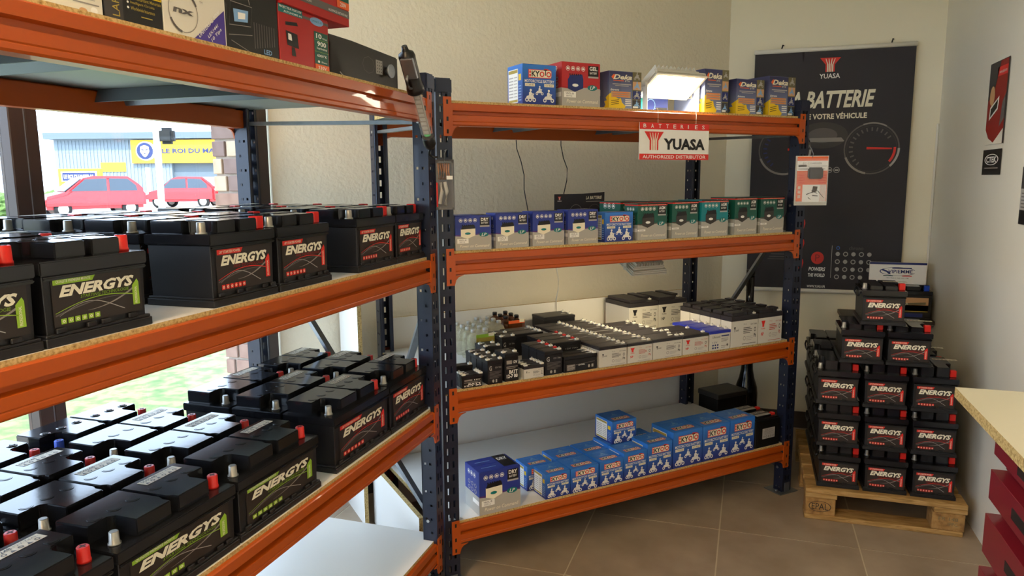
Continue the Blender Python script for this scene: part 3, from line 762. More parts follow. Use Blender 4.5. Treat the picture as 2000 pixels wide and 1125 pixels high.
def kyoto_top(w, h):
    d = Decal(w, h); kyoto_logo(d, .16, .12, .84, .38, 1); d.rect(.3, .5, .7, .53, 'print_sky', 1); rider(d, .5, .64, .16, 'print_sky', 1, 1); d.text('MOTORCYCLE BATTERY', .2, .80, .8, .86, 'print_sky', 1); return d
def lp_front(w, h, kind):
    d = Decal(w, h)
    gy = .42
    d.poly([(0, 0), (1, 0)]+[(1-t/12, gy+.02*math.sin(t/12*6.0)) for t in range(13)], 'lp_grey', 1)
    d.strip(curve(lambda t: (t, gy+.022+.02*math.sin((1-t)*6.0)), 12), .008, .008, 'print_darkred', 2)
    icons(d, .10, .80, .105, .105*w/h, 'print_white')
    word = {'dry': 'DRY', 'gel': 'GEL', 'agm': 'AGM'}[kind]
    if kind == 'agm': d.rect(0, .945, 1, .975, 'print_red', 1); d.rect(0, .975, 1, 1, 'print_black', 1); d.text('HIGH PERFORMANCE', .1, .955, .95, .97, 'print_cream', 2)
    d.rect(.68, .70, .95, .94, 'print_black', 2); d.text(word, .71, .83, .92, .92, 'print_white', 3, .03); d.text('BATTERY', .72, .75, .91, .80, 'print_white', 3, .01); d.rect(.68, .66, .95, .70, 'print_silver', 2)
    bc = {'dry': 'print_cream', 'gel': 'print_navy', 'agm': 'print_darkgrey'}[kind]
    d.poly([(.15, .40), (.33, .33), (.55, .42), (.55, .64), (.15, .62)], bc, 3)
    d.poly([(.15, .60), (.55, .62), (.52, .73), (.20, .70)], 'print_black' if kind != 'gel' else 'print_navy', 4)
    for i in range(6): d.rect(.19+i*.055, .70, .215+i*.055, .74, 'print_black', 4)
    d.ell(.34, .48, .08, .035, 'print_teal' if kind == 'dry' else 'print_white', 5, 14)
    d.ell(.79, .44, .13, .065, 'print_teal', 3, 20); d.text('LP', .72, .40, .86, .48, 'print_white', 4, .01, .3)
    d.text('Power on Command', .12, .08, .94, .16, 'print_cream', 3, 0, .2)
    if kind != 'agm': d.rect(.05, .20, .36, .33, 'print_white', 3); d.text('YB7L-B', .09, .27, .30, .31, 'print_darkgrey', 4); d.text('50712', .11, .22, .26, .255, 'print_darkgrey', 4)
    else: d.rect(-.0, .24, .26, .29, 'print_white', 3); d.text('YTX9', .05, .25, .2, .28, 'print_darkgrey', 4)
    return d
def lp_side(w, h, kind, base):
    d = Decal(w, h); d.rect(0, 0, 1, 1, base, .4); d.rect(0, 0, 1, .42, 'lp_grey', 1); icons(d, .2, .8, .16, .16*w/h, 'print_white', 2, 3)
    for i in range(3):
        for j in range(2): d.ring(.3+i*.22, .5+j*.13, .08, .05, .3, 'print_silver', 2, 8)
    if kind == 'agm': d.rect(0, .945, 1, .975, 'print_red', 1)
    d.rect(.55, .22, .98, .32, 'print_white', 2); return d
def lp_top(w, h, kind):
    d = Decal(w, h)
    if kind == 'dry': d.rect(.64, .1, .95, 1, 'print_black', 1); d.text('DRY', .68, .6, .92, .8, 'print_white', 2, .03); d.rect(.14, .25, .5, .28, 'print_sky', 1); d.rect(.14, .7, .5, .73, 'print_sky', 1)
    else: d.rect(.05, .2, .95, .24, 'print_grey', 1); d.rect(.6, .3, .92, .9, 'print_black', 1)
    return d
def deka_front(w, h):
    d = Decal(w, h)
    d.rect(.72, .0, 1, 1, 'print_olive', 1)
    for i, m_ in enumerate(('print_darkgrey', 'print_navy', 'print_tan', 'print_olive')): d.rect(.73, .02+i*.25, .99, .24+i*.25, m_, 2); rider(d, .86, .12+i*.25, .16, 'print_silver' if i % 2 else 'print_sky', 3, 1)
    d.rect(.74, .03, .9, .075, 'print_white', 4)
    d.text('Deka', .12, .78, .70, .91, 'print_cream', 3, .03, .3); d.poly([(.06, .84), (.14, .92), (.20, .86), (.13, .77)], 'print_orange', 2); d.text('ETX', .48, .72, .64, .76, 'print_cream', 3, 0, .2); d.rect(.12, .735, .45, .755, 'print_orange', 2)
    d.rect(.10, .64, .68, .665, 'print_silver', 2); d.rect(.18, .60, .6, .62, 'print_silver', 2)
    d.text('Extreme', .04, .475, .3, .525, 'print_white', 3, .02, .3)
    for i in range(3): d.rect(.06, .30+i*.055, .66, .345+i*.055, 'print_tan', 3); d.rect(.1, .318+i*.055, .6, .33+i*.055, 'print_orange', 4)
    d.poly([(0, 0), (0, .38), (.07, .42), (.10, .34), (.30, .26), (.36, .28), (.40, .16), (.52, .06), (.46, 0)], 'print_yellow', 2)
    for i in range(3): d.strip([(.06, .20-i*.05), (.30, .235-i*.05)], .014, .014, 'print_black', 3)
    for i in range(4): d.rect(.5, .08+i*.05, .69, .105+i*.05, 'print_white', 2)
    return d
def deka_side(w, h):
    d = Decal(w, h); d.rect(0, 0, 1, 1, 'deka_violet', .4); d.poly([(.7, 0), (1, 0), (1, .38), (.85, .30), (.9, .22), (.78, .2), (.84, .1)], 'print_yellow', 1); d.rect(.35, .36, .6, .52, 'print_white', 1); d.rect(.40, .38, .44, .50, 'print_black', 2); d.rect(.51, .38, .55, .50, 'print_black', 2); return d
CM = {}
def carton(name, label, pos, rz, W, D, H, kind, group=None, cat='box'):
    k = (W, D, H, kind)
    if k not in CM:
        base = {'kyoto': 'kyoto_blue', 'dry': 'lp_blue', 'gel': 'lp_red', 'agm': 'lp_green', 'agmteal': 'lp_teal', 'deka': 'deka_violet'}[kind]
        c = MB(); c.box(0, W, 0, D, 0, H-.0012); cm = c.mesh('carton', [base], bevel=.0012)
        f = MB(); f.box(.0015, W-.0015, .0015, D*.5-.0006, H-.0012, H); f.box(.0015, W-.0015, D*.5+.0006, D-.0015, H-.0012, H); fm = f.mesh('flap', [base])
        kk = 'agm' if kind.startswith('agm') else kind
        fr = {'kyoto': lambda: kyoto_front(W, H), 'deka': lambda: deka_front(W, H)}.get(kk, lambda: lp_front(W, H, kk))().mesh('front_print', (0, 0, 0))
        sd = {'kyoto': lambda: kyoto_side(D, H), 'deka': lambda: deka_side(D, H)}.get(kk, lambda: lp_side(D, H, kk, base))().mesh('side_print', (0, D, 0), 'left')
        tp = None
        if kk != 'deka': tp = (kyoto_top(W, D) if kk == 'kyoto' else lp_top(W, D, kk)).mesh('top_print', (0, 0, H), 'top')
        CM[k] = (cm, fm, fr, sd, tp)
    cm, fm, fr, sd, tp = CM[k]
    t = thing(name, label, cat, pos, rz, group)
    link('carton', cm, t); link('flap', fm, t); link('front_print', fr, t); link('side_print', sd, t)
    if tp: link('top_print', tp, t)
    return t
ZB1, ZB3, ZB4 = LB[0]+TOPS, LB[2]+TOPS, LB[3]+TOPS
def ky(label, s, y, W, D, H, z=None, rz=0): return carton('motorcycle_battery_box', label, PB(s, y, ZB1 if z is None else z), RB+rz, W, D, H, 'kyoto', 'blue motorcycle battery boxes')
# bottom shelf
carton('dry_battery_box', 'large blue and grey dry battery box alone at left of bottom shelf', PB(1.087, .010, ZB1), RB, .174, .128, .170, 'dry', 'dry battery boxes')
ky('small blue box at left end of the blue row, bottom shelf front', 1.376, .012, .112, .098, .104)
ky('small blue box behind the leftmost blue box, bottom shelf', 1.350, .116, .115, .098, .104)
ky('second blue box from left in front row, bottom shelf', 1.490, .010, .134, .113, .104)
ky('blue box behind the second one from left, bottom shelf', 1.490, .126, .134, .113, .104)
ky('third blue box from left in front row, bottom shelf', 1.631, .010, .118, .113, .106)
ky('blue box behind the third one from left, bottom shelf', 1.631, .126, .118, .113, .106)
ky('fourth blue box from left in front row, bottom shelf', 1.751, .010, .120, .113, .119)
ky('blue box behind the fourth one, bottom shelf', 1.751, .126, .120, .113, .119)
ky('fifth blue box from left in front row, bottom shelf', 1.873, .010, .134, .113, .137)
ky('blue box behind the fifth one, bottom shelf', 1.873, .126, .134, .113, .119)
ky('first of the three tall blue boxes, bottom shelf front', 2.012, .010, .164, .150, .164)
ky('second of the three tall blue boxes, bottom shelf front', 2.179, .010, .158, .150, .163)
ky('third tall blue box, beside black battery, bottom shelf front', 2.340, .010, .152, .128, .165)
ky('blue box riding on top of the rear boxes, bottom shelf', 1.770, .122, .128, .128, .100, ZB1+.1195)
def pack_battery(label, s, y):
    t = thing('powersport_battery', label, 'battery', PB(s, y, ZB1), RB, 'black batteries at right of bottom shelf')
    c = MB(); c.box(0, .158, 0, .085, 0, .128); c.box(.006, .152, .006, .079, .128, .138); c.mesh; link('case', c.mesh('case', ['plastic_black'], bevel=.002), t)
    l = MB(); l.box(.02, .11, .012, .073, .138, .150); link('lid', l.mesh('lid', ['plastic_black'], bevel=.002), t)
    d = Decal(.08, .05); d.rect(0, 0, 1, 1, 'print_silver', 1); d.text('BATTERIE', .2, .8, .8, .9, 'print_midgrey', 2)
    for i in range(4): d.rect(.1, .4+i*.1, .9, .44+i*.1, 'print_grey', 2)
    for i in range(5): d.ring(.14+i*.18, .2, .06, .11, .4, 'print_midgrey', 2, 8)
    link('front_label', d.mesh('front_label', (.045, 0, .04)), t)
    d = Decal(.09, .06); d.rect(0, 0, 1, .35, 'print_silver', 1); d.rect(0, .55, 1, .9, 'print_silver', 1); d.text('SPORT', .1, .6, .9, .85, 'print_black', 2, .02); link('top_label', d.mesh('top_label', (.02, .013, .150), 'top'), t)
    mb = MB(); mb.box(.125, .145, .02, .04, .138, .150); link('terminal_cap', mb.mesh('terminal_cap', ['cap_red'], bevel=.002), t)
pack_battery('black battery with white label, front of the pair at bottom right', 2.500, .012)
pack_battery('black battery behind the labelled one at bottom right', 2.500, .104)
# middle shelf
for i, (s, W, H, lb) in enumerate(((1.010, .136, .122, 'blue dry box beside the corner post, leftmost of four'), (1.168, .138, .126, 'blue dry box, second from the corner post'), (1.320, .140, .128, 'blue dry box, third from the corner post'), (1.474, .140, .130, 'blue dry box beside the small kyoto box'))):
    carton('dry_battery_box', lb+', upper shelf', PB(s, .012, ZB3), RB+(R(-4) if i == 0 else R(2)), W, .075 if i else .09, H, 'dry', 'dry battery boxes')
carton('motorcycle_battery_box', 'single blue box between dry and green boxes, upper shelf', PB(1.648, .020, ZB3), RB, .136, .07, .116, 'kyoto', 'blue motorcycle battery boxes')
agm = ((1.808, .150, .145, 'agm', 'dark green box next to the blue one'), (1.984, .140, .150, 'agm', 'dark green box, second of the green row'), (2.142, .150, .152, 'agmteal', 'bright teal box in the middle of the green row'), (2.330, .132, .160, 'agm', 'dark green box right of the teal one'), (2.484, .145, .159, 'agm', 'dark green box at the right post'))
for i, (s, W, H, kd, lb) in enumerate(agm): carton('agm_battery_box', lb+', upper shelf', PB(s, .022, ZB3), RB, W, .088 if i == 0 else .15, H, kd, 'agm battery boxes')
carton('agm_battery_box', 'dark green box half hidden behind the first green one', PB(1.80, .128, ZB3), RB, .150, .15, .150, 'agm', 'agm battery boxes')
# top shelf
carton('motorcycle_battery_box', 'blue box at the left of the top shelf', PB(1.291, .030, ZB4), RB, .140, .115, .142, 'kyoto', 'blue motorcycle battery boxes')
carton('gel_battery_box', 'red and grey gel battery box on the top shelf', PB(1.456, .030, ZB4), RB, .170, .13, .160, 'gel')
for s, W, H, lb in ((1.668, .152, .140, 'violet and yellow box left of the lamp'), (2.146, .130, .176, 'tall violet and yellow box behind the lamp'), (2.322, .160, .146, 'violet and yellow box, second from right'), (2.512, .160, .168, 'violet and yellow box at the right end')):
    carton('powersport_battery_box', lb+', top shelf', PB(s, .030, ZB4), RB, W, .145 if s < 2 else .19, H, 'deka', 'violet battery boxes on the top shelf')
# small things behind the lamp
t = thing('solar_charger_box', 'dark box with solar picture standing behind the lamp', 'box', PB(1.93, .16, ZB4), RB)
mb = MB(); mb.box(0, .135, 0, .05, 0, .085); link('carton', mb.mesh('carton', ['print_darkgrey'], bevel=.001), t)
d = Decal(.135, .085); d.rect(.03, .05, .97, .95, 'print_navy', 1); d.ring(.3, .4, .18, .3, .12, 'print_sky', 2); d.rect(.5, .1, .95, .3, 'print_black', 2); link('front_print', d.mesh('front_print'), t)
t = thing('open_carton', 'small open brown carton on the top shelf beside the lamp', 'box', PB(1.835, .14, ZB4), RB)
mat('cardboard', '#9b744a', 0.8)
mb = MB(); mb.box(0, .08, 0, .08, 0, .065); link('carton', mb.mesh('carton', ['print_teal'], bevel=.001), t); mb = MB(); mb.prism([(0, .066), (.03, .10), (.032, .098), (.003, .066)], 0, .08, axis='x'); link('flap', mb.mesh('flap', ['cardboard']), t)

# ------------------------------------------------------------------ boxes on top of the window shelving
ZA4 = LA[3]+TOPS
def plain_box(name, label, pos, rz, W, D, H, m_, front=None, left=None, right=None, cat='box', group=None):
    t = thing(name, label, cat, pos, rz, group)
    c = MB(); c.box(0, W, 0, D, 0, H-.0012); link('carton', c.mesh('carton', [m_], bevel=.0012), t)
    f = MB(); f.box(.0015, W-.0015, .0015, D*.5-.0006, H-.0012, H); f.box(.0015, W-.0015, D*.5+.0006, D-.0015, H-.0012, H); link('flap', f.mesh('flap', [m_]), t)
    if front: link('front_print', front.mesh('front_print'), t)
    if left: link('side_print', left.mesh('side_print', (0, D, 0), 'left'), t)
    if right: link('side_print', right.mesh('side_print', (W, 0, 0), 'right'), t)
    return t
W, H = .150, .150
d = Decal(W, H)
d.poly([(.02, .22), (.35, .10), (.62, .24), (.72, .30), (.72, .36), (.4, .40), (.05, .36)], 'print_black', 1); d.poly([(.2, .36), (.5, .36), (.48, .8), (.22, .8)], 'print_black', 1)
d.rect(.62, .10, .95, .115, 'print_grey', 1); d.rect(.7, .15, .9, .16, 'print_silver', 1); d.ell(.74, .03, .05, .025, 'print_tan', 1); d.ell(.88, .05, .045, .035, 'print_white', 1)
plain_box('accessory_box', 'white box picturing a black stand, leftmost on window shelving top', PA(.838, .03, ZA4), RA, W, .16, H, 'box_white', d)
W, H = .128, .170
d = Decal(W, H)
d.rect(.0, 0, .30, 1, 'print_darkgrey', 1)
v_, f_ = txt('LAPTOP ADAPTER'); d.raw([(.24-p_[1]*.12, .05+p_[0]*.9) for p_ in v_], f_, 'print_gold', 2)
d.text('AA  000  0000  C', .38, .375, .8, .395, 'print_white', 2); d.rect(.36, .305, .99, .35, 'print_yellow', 2); d.text('DESIGNED FOR TOP SAFETY IN USE', .38, .315, .97, .34, 'print_black', 3, .01)
for i, s_ in enumerate(('Fire Retardant Materials', 'Intelligent Circuits', 'Worldwide Insurance')):
    d.ell(.385, .27-i*.052, .018, .012, 'print_white', 2, 8); d.text(s_, .43, .254-i*.052, .97 if i == 0 else .85, .288-i*.052, 'print_gold', 2, .01)
d.text('POWER SUPPLY', .4, .85, .95, .93, 'print_white', 2, .02); d.rect(.6, .095, .8, .105, 'print_gold', 2)
plain_box('adapter_box', 'black box with yellow safety text on window shelving top', PA(.991, .03, ZA4), RA, W, .10, H, 'box_black', d)
W, H = .170, .200
d = Decal(W, H)
d.ring(.30, .235, .225, .19, .04, 'print_grey', 2, 32); d.ring(.30, .235, .235, .20, .12, 'print_midgrey', 3, 8, 25, 75); d.ring(.30, .235, .235, .20, .12, 'print_midgrey', 3, 8, 205, 260)
d.text('nx', .14, .215, .46, .26, 'print_midgrey', 3, .04, .1); d.text('TM', .56, .36, .61, .38, 'print_grey', 2)
d.poly([(.42, 0), (.97, 0), (.97, .36)], 'print_purple', 2)
def slant(s_, x0, y0, ln, h_, m_):
    v, f = txt(s_, .01); d.raw([(x0+p_[0]*ln*.78-p_[1]*h_*.5, y0+p_[0]*ln*.62+p_[1]*h_*.8) for p_ in v], f, m_, 3)
slant('UNIVERSAL 90W', .53, .03, .46, .042, 'print_white'); slant('LEX1441', .68, .05, .22, .035, 'print_white'); slant('10 Tips', .74, .015, .22, .045, 'print_white')
plain_box('adapter_box', 'white box with round emblem and purple corner on window shelving top', PA(1.1205, .03, ZA4), RA, W, .10, H, 'box_white', d)
W, H = .172, .170
d = Decal(W, H)
DY = -.13
d.poly([(.06, .40+DY), (.42, .46+DY), (.46, .70+DY), (.10, .68+DY)], 'print_black', 1)
d.ring(.24, .72+DY, .20, .17, .07, 'print_grey', 2, 16, 0, 180)
for a_, b_ in (((.04, .42), (.44, .46)), ((.44, .46), (.48, .70)), ((.48, .70), (.08, .70)), ((.08, .70), (.04, .42)), ((.02, .30), (.46, .36)), ((.06, .24), (.40, .15))): d.strip([(q[0], q[1]+DY) for q in ([a_, b_] if a_[0] < b_[0] else [b_, a_])], .008, .008, 'print_grey', 2)
d.poly([(.13, .47+DY), (.38, .50+DY), (.40, .64+DY), (.12, .62+DY)], 'print_sky', 3); d.poly([(.20, .51+DY), (.33, .53+DY), (.34, .60+DY), (.20, .59+DY)], 'print_white', 4)
for i in range(9): d.rect(.5+i*.05, .08+.01*i, .515+i*.05, .40, 'print_midgrey', 1)
d.text('LED', .68, .04, .84, .10, 'print_sky', 2, .02)
plain_box('floodlight_box', 'black box with glowing lamp picture on window shelving top', PA(1.293, .03, ZA4), RA, W, .12, H, 'box_black', d)
def lumen(W, H, big):
    d = Decal(W, H)
    if not big:
        d.rect(0, .86, .46, 1.0, 'print_teal', 1); d.text('PROJECTEUR PORTATIF', .02, .93, .44, .98, 'print_white', 2, .02); d.text('AUTONOMIE 4H', .1, .875, .44, .91, 'print_white', 2, .01)
        d.rect(.46, .88, 1, .93, 'print_midgrey', 1); d.ell(.75, .9, .14, .075, 'print_sky', 2); d.text('SMART-IT', .64, .88, .86, .915, 'print_teal', 3)
        g0, g1, y1 = .68, .98, .72
        d.rect(g0, .02, g1, y1, 'lp_green', 2); d.text('10', g0+.04, .60, g0+.16, .69, 'print_white', 3, .03); d.text('Watt', g0+.17, .60, g0+.28, .635, 'print_white', 3); d.rect(g0, .57, g1, .575, 'print_green', 3)
        d.text('900', g0+.06, .46, g0+.25, .55, 'print_white', 3, .03); d.text('lumens', g0+.05, .40, g0+.27, .445, 'print_white', 3, .01); d.rect(g0, .35, g1, .355, 'print_green', 3)
        d.text('6000°K', g0+.05, .26, g0+.26, .31, 'print_white', 3, .01); d.ell(g0+.08, .17, .025, .025, 'print_white', 3, 8); d.text('Blanc', g0+.14, .155, g0+.26, .185, 'print_white', 3); d.rect(g0, 0, g1, .12, 'print_orange', 3); d.text('230V', g0+.06, .03, g0+.24, .09, 'print_white', 4, .01)
        d.poly([(.14, .32), (.36, .30), (.34, .55), (.12, .57)], 'print_black', 2); d.poly([(.16, .42), (.23, .41), (.22, .52), (.16, .53)], 'print_white', 3); d.poly([(.22, .15), (.30, .15), (.28, .30), (.22, .30)], 'print_black', 2); d.poly([(.12, .66), (.36, .70), (.34, .76), (.12, .72)], 'print_black', 2)
    else:
        d.rect(0, .10, 1, .19, 'print_midgrey', 1); d.text('GENERATION SOLUTION', .02, .125, .40, .155, 'print_white', 2); d.text('ALLUMAGE INSTANTANE', .66, .115, .97, .145, 'print_white', 2)
        d.rect(.80, .22, 1, .98, 'lp_green', 2); d.text('900', .83, .66, .97, .74, 'print_white', 3, .03); d.text('lumens', .83, .60, .97, .64, 'print_white', 3, .01); d.text('6000°K', .83, .45, .97, .50, 'print_white', 3, .01); d.ell(.85, .36, .02, .02, 'print_white', 3, 8); d.text('Blanc', .88, .345, .96, .37, 'print_white', 3); d.rect(.80, .20, 1, .29, 'print_orange', 3); d.text('230V', .85, .22, .95, .27, 'print_white', 4, .01)
        d.poly([(.10, .45), (.22, .45), (.20, .75), (.02, .75), (.02, .45)], 'print_orange', 2); d.text('90', .03, .55, .11, .65, 'print_cream', 3); d.poly([(.12, .75), (.20, .75), (.18, .44)], 'print_yellow', 3)
        d.ell(.42, .40, .10, .12, 'print_tan', 2); d.ell(.42, .42, .075, .08, 'print_white', 3); d.rect(.39, .42, .53, .72, 'print_black', 4); d.rect(.43, .5, .49, .66, 'print_silver', 5); d.poly([(.33, .9), (.37, .9), (.37, .6)], 'print_yellow', 3)
    return d
sideP = Decal(.12, .11); sideP.rect(.0, .0, 1, 1, 'print_white', 1); sideP.rect(.1, .3, .9, .34, 'print_grey', 2); sideP.rect(.1, .6, .9, .64, 'print_grey', 2)
plain_box('floodlight_box', 'red box with green lumen panel under the bigger red box', PA(1.4685, .03, ZA4), RA, .206, .12, .128, 'box_red', lumen(.206, .128, 0))
plain_box('floodlight_box', 'bigger red lamp box on top of the red one', PA(1.474, .022, ZA4+.1285), RA, .292, .15, .20, 'box_red', lumen(.292, .20, 1))
# safe
t = thing('key_safe', 'dark grey metal box with keypad lying on window shelving top', 'safe', PA(1.745, .075, ZA4), RA-R(2))
mb = MB(); mb.prism([(0, 0), (.375, 0), (.375, .105), (.12, .115), (0, .115)], 0, .17, axis='y'); link('body', mb.mesh('body', ['safe_grey'], bevel=.004, seg=2), t)
d = Decal(.375, .11); d.rect(.02, .02, .98, .85, 'safe_grey', .4); d.ring(.53, .55, .09, .22, .06, 'print_midgrey', 1, 8); d.rect(.64, .38, .74, .74, 'print_silver', 1)
for i in range(3):
    for j in range(4): d.ell(.66+i*.03, .44+j*.08, .008, .022, 'print_midgrey', 2, 6)
d.strip([(.13, .2), (.2, .08)], .03, .03, 'print_silver', 1); link('keypad', d.mesh('keypad', (0, -.001, 0)), t)
mb = MB(); mb.lathe([(.02, 0), (.02, .006), (.012, .012), (.012, .02)], 16, (.30, -.02, .055), 'y'); link('knob', mb.mesh('knob', ['galvanised']), t)

# inspection lamp hanging over the corner
t = thing('inspection_lamp', 'black hand lamp with clear tube hanging by the corner post', 'lamp')
A_, B_ = Vector((-.945, 1.935, 1.862)), Vector((-.952, 2.115, 1.590)); ax = (B_-A_); L_ = ax.length
t.location = A_; t.rotation_euler = ax.to_track_quat('Z', 'Y').to_euler()
mb = MB(); mb.lathe([(.008, -.012), (.010, 0), (.012, .004), (.022, .010), (.0245, .02), (.0235, .03), (.0235, .105), (.026, .115), (.026, .128), (.018, .134)], 16); link('grip', mb.mesh('grip', ['plastic_black']), t)
mb = MB(); mb.lathe([(.018, .134), (.0185, .138), (.0185, .275), (.017, .282)], 16); link('tube', mb.mesh('tube', ['blister_clear']), t)
mb = MB(); mb.box(-.011, .011, -.004, .004, .134, .27)
for i in range(9): mb.box(-.008, .008, -.0055, -.004, .14+i*.0145, .149+i*.0145, 1); mb.box(-.008, .008, .004, .0055, .14+i*.0145, .149+i*.0145, 1)
link('led_strip', mb.mesh('led_strip', ['print_grey', 'print_silver']), t)
mb = MB(); mb.cyl((0, 0, .268), .010, .006); link('indicator', mb.mesh('indicator', ['led_green']), t)
mb = MB(); mb.lathe([(.0175, .278), (.019, .283), (.019, .305), (.012, .318)], 16); link('end_cap', mb.mesh('end_cap', ['plastic_black']), t)
mb = MB(); mb.tube([(0, 0, .316), (.010, .004, .33), (.016, .01, .348), (.006, .016, .362), (-.008, .012, .358)], .0035, 8); link('hook', mb.mesh('hook', ['plastic_black']), t)
mb = MB(); mb.box(-.028, .010, -.030, -.020, .015, .075); mb.tube([(0, -.02, .06), (0, -.04, .07), (0, -.036, .1), (0, -.018, .108)], .004, 8); link('clip', mb.mesh('clip', ['galvanised'], bevel=.002), t)

# blister pack on the corner post
t = thing('blister_pack', 'clear blister pack with copper clips hanging on the corner post', 'packaging', PB(.905, -.078, 1.40), RB-R(25))
mb = MB(); mb.box(0, .060, .022, .024, 0, .165); link('card', mb.mesh('card', ['print_darkgrey']), t)
mb = MB(); mb.box(.002, .058, 0, .022, .002, .160); link('shell', mb.mesh('shell', ['blister_clear'], bevel=.006, seg=2), t)
for i in range(6):
    mb = MB(); x = .010+i*.007; mb.tube([(x, .012, .10), (x+.003*math.sin(i), .010, .13), (x-.002, .013, .152)], .0028, 6); link('clip', mb.mesh('clip', ['copper']), t)
mb = MB(); mb.tube([(.012, .012, .02), (.02, .01, .06), (.014, .012, .09)], .006, 8); mb.tube([(.03, .012, .015), (.036, .01, .06), (.03, .012, .092)], .006, 8); link('lead', mb.mesh('lead', ['plastic_grey']), t)
mb = MB(); mb.tube([(.004, .008, .01), (.004, .008, .09)], .003, 6); link('lead', mb.mesh('lead', ['cap_red']), t)
mb = MB(); mb.box(.036, .056, -.0012, -.0002, .10, .112); link('price_tag', mb.mesh('price_tag', ['plastic_white']), t)
mb = MB(); mb.tube([(.03, .023, .16), (.03, .023, .185), (.036, .035, .198), (.03, .055, .195)], .0015, 6); link('hanger', mb.mesh('hanger', ['galvanised']), t)

# hanging sign
def yuasa_mark(d, cx, y0, y1, hw, m_='print_red', line='print_cream', lay=2):
    ym = y0+(y1-y0)*.52
    d.poly([(cx-hw, y1), (cx+hw, y1), (cx+hw*.45, ym), (cx+hw*.45, y0), (cx-hw*.45, y0), (cx-hw*.45, ym)], m_, lay)
    for i in range(1, 5):
        k = -1+i*.4
        xt, xb = cx+hw*k*.75, cx+hw*.45*k*.9; wd = hw*.055
        d.raw([(xt-wd*.5, y1-.06*(y1-y0)), (xt+wd*.5, y1-.06*(y1-y0)), (xb+wd, ym), (xb-wd, ym)], [(0, 3, 2, 1)], line, lay+1); d.rect(xb-wd, y0, xb+wd, ym, line, lay+1)
t = thing('hanging_sign', 'white and red batteries sign hung from the top beam', 'sign', PB(1.784, -.012, 1.571), RB)
mb = MB(); mb.box(0, .354, 0, .003, 0, .143); link('panel', mb.mesh('panel', ['print_white']), t)
d = Decal(.354, .143); d.rect(0, .82, 1, 1, 'print_red', 1); d.rect(0, 0, 1, .16, 'print_red', 1)
for i, ch in enumerate('BATTERIES'): d.text(ch, .05+i*.105, .86, .09+i*.105 if ch != 'I' else .062+i*.105, .965, 'print_white', 2, .01)
yuasa_mark(d, .20, .26, .76, .135); d.text('YUASA', .335, .27, .94, .585, 'print_black', 2, .045); d.text('AUTHORIZED DISTRIBUTOR', .045, .035, .955, .125, 'print_white', 2, .012)
link('lettering', d.mesh('lettering'), t)
for x in (.09, .285): mb = MB(); mb.tube([(x, .0015, .14), (x+.002, .003, .175), (x, .006, .199), (x, .02, .2)], .0009, 6); link('string', mb.mesh('string', ['cable_white']), t)

# banner on the end wall
t = thing('banner', 'tall dark banner with gauges hanging on the end wall', 'banner', (-.012, Y2-.03, .855))
mb = MB(); nx, nz = 16, 24; BW, BH = .822, 1.335
vs = [(BW*i/nx, .004*math.sin(i*1.1+k*.5)*(.3+.7*k/nz), BH*k/nz) for k in range(nz+1) for i in range(nx+1)]
mb.add(vs, [(k*(nx+1)+i, k*(nx+1)+i+1, (k+1)*(nx+1)+i+1, (k+1)*(nx+1)+i) for k in range(nz) for i in range(nx)], 0, True)
me = mb.mesh('cloth', ['banner_cloth']); o = link('cloth', me, t); so = o.modifiers.new('th', 'SOLIDIFY'); so.thickness = .001
for z in (-.012, BH+.012): mb = MB(); mb.lathe([(.013, -.005), (.013, BW+.005)], 12, (0, 0, z), 'x'); link('rail', mb.mesh('rail', ['plastic_white']), t)
for x in (.14, .70): mb = MB(); mb.tube([(x, 0, BH+.02), (x+.006, 0, BH+.045), (x+.012, .02, BH+.045)], .004, 6); link('hook', mb.mesh('hook', ['plastic_black']), t)
d = Decal(BW, BH); d.rect(0, 0, 1, 1, 'banner_cloth', .2)
yuasa_mark(d, .485, .915, .972, .065, lay=1); d.text('YUASA', .42, .888, .55, .908, 'print_white', 1, .02)
d.text('LA BATTERIE', .20, .768, .775, .838, 'print_cream', 1, .03, .25); d.text('AU COEUR DE VOTRE VÉHICULE', .10, .722, .73, .750, 'print_cream', 1, .03)
for i in range(6): d.ell(.46, .655, .16-i*.022, .055-i*.008, 'print_darkgrey' if i < 3 else 'print_midgrey', .6+i*.1, 24)
for cx in (.22, .77):
    GYc = .597; d.ring(cx, GYc, .172, .106, .05, 'print_midgrey', 2, 40); d.ring(cx, GYc, .155, .095, .02, 'print_darkgrey', 2, 40); d.ring(cx, GYc, .174, .107, .08, 'print_grey', 3, 12, 200, 300 if cx < .5 else 260); d.ring(cx, GYc, .174, .107, .05, 'print_grey', 3, 10, 60, 110); d.ring(cx, GYc, .174, .107, .08, 'print_silver', 3, 10, -45, 0)
    for i in range(15):
        a_ = R(35+i*14); r0, r1 = (.115, .14)
        p0 = (cx+r0*math.cos(a_), GYc+r0*.62*math.sin(a_)); p1 = (cx+r1*math.cos(a_), GYc+r1*.62*math.sin(a_)); n_ = (.004*math.sin(a_), -.003*math.cos(a_))
        d.poly([(p0[0]-n_[0], p0[1]-n_[1]), (p0[0]+n_[0], p0[1]+n_[1]), (p1[0]+n_[0], p1[1]+n_[1]), (p1[0]-n_[0], p1[1]-n_[1])], 'print_midgrey' if cx > .5 else 'print_navy', 2)
d.strip([(.74, .599), (.895, .596)], .010, .006, 'print_red', 3); d.strip([(.24, .599), (.32, .597)], .010, .006, 'print_red', 3)
d.ring(.77, .597, .15, .092, .10, 'print_red', 3, 8, -38, 3)
d.poly([(.36, .630), (.38, .645), (.58, .645), (.60, .630), (.59, .628), (.37, .628)], 'print_grey', 2)
for i in range(4): d.ring(.42+i*.047, .510, .020, .0125, .16, 'print_silver', 2, 16); d.rect(.408+i*.047, .506, .432+i*.047, .513, 'print_silver', 2)
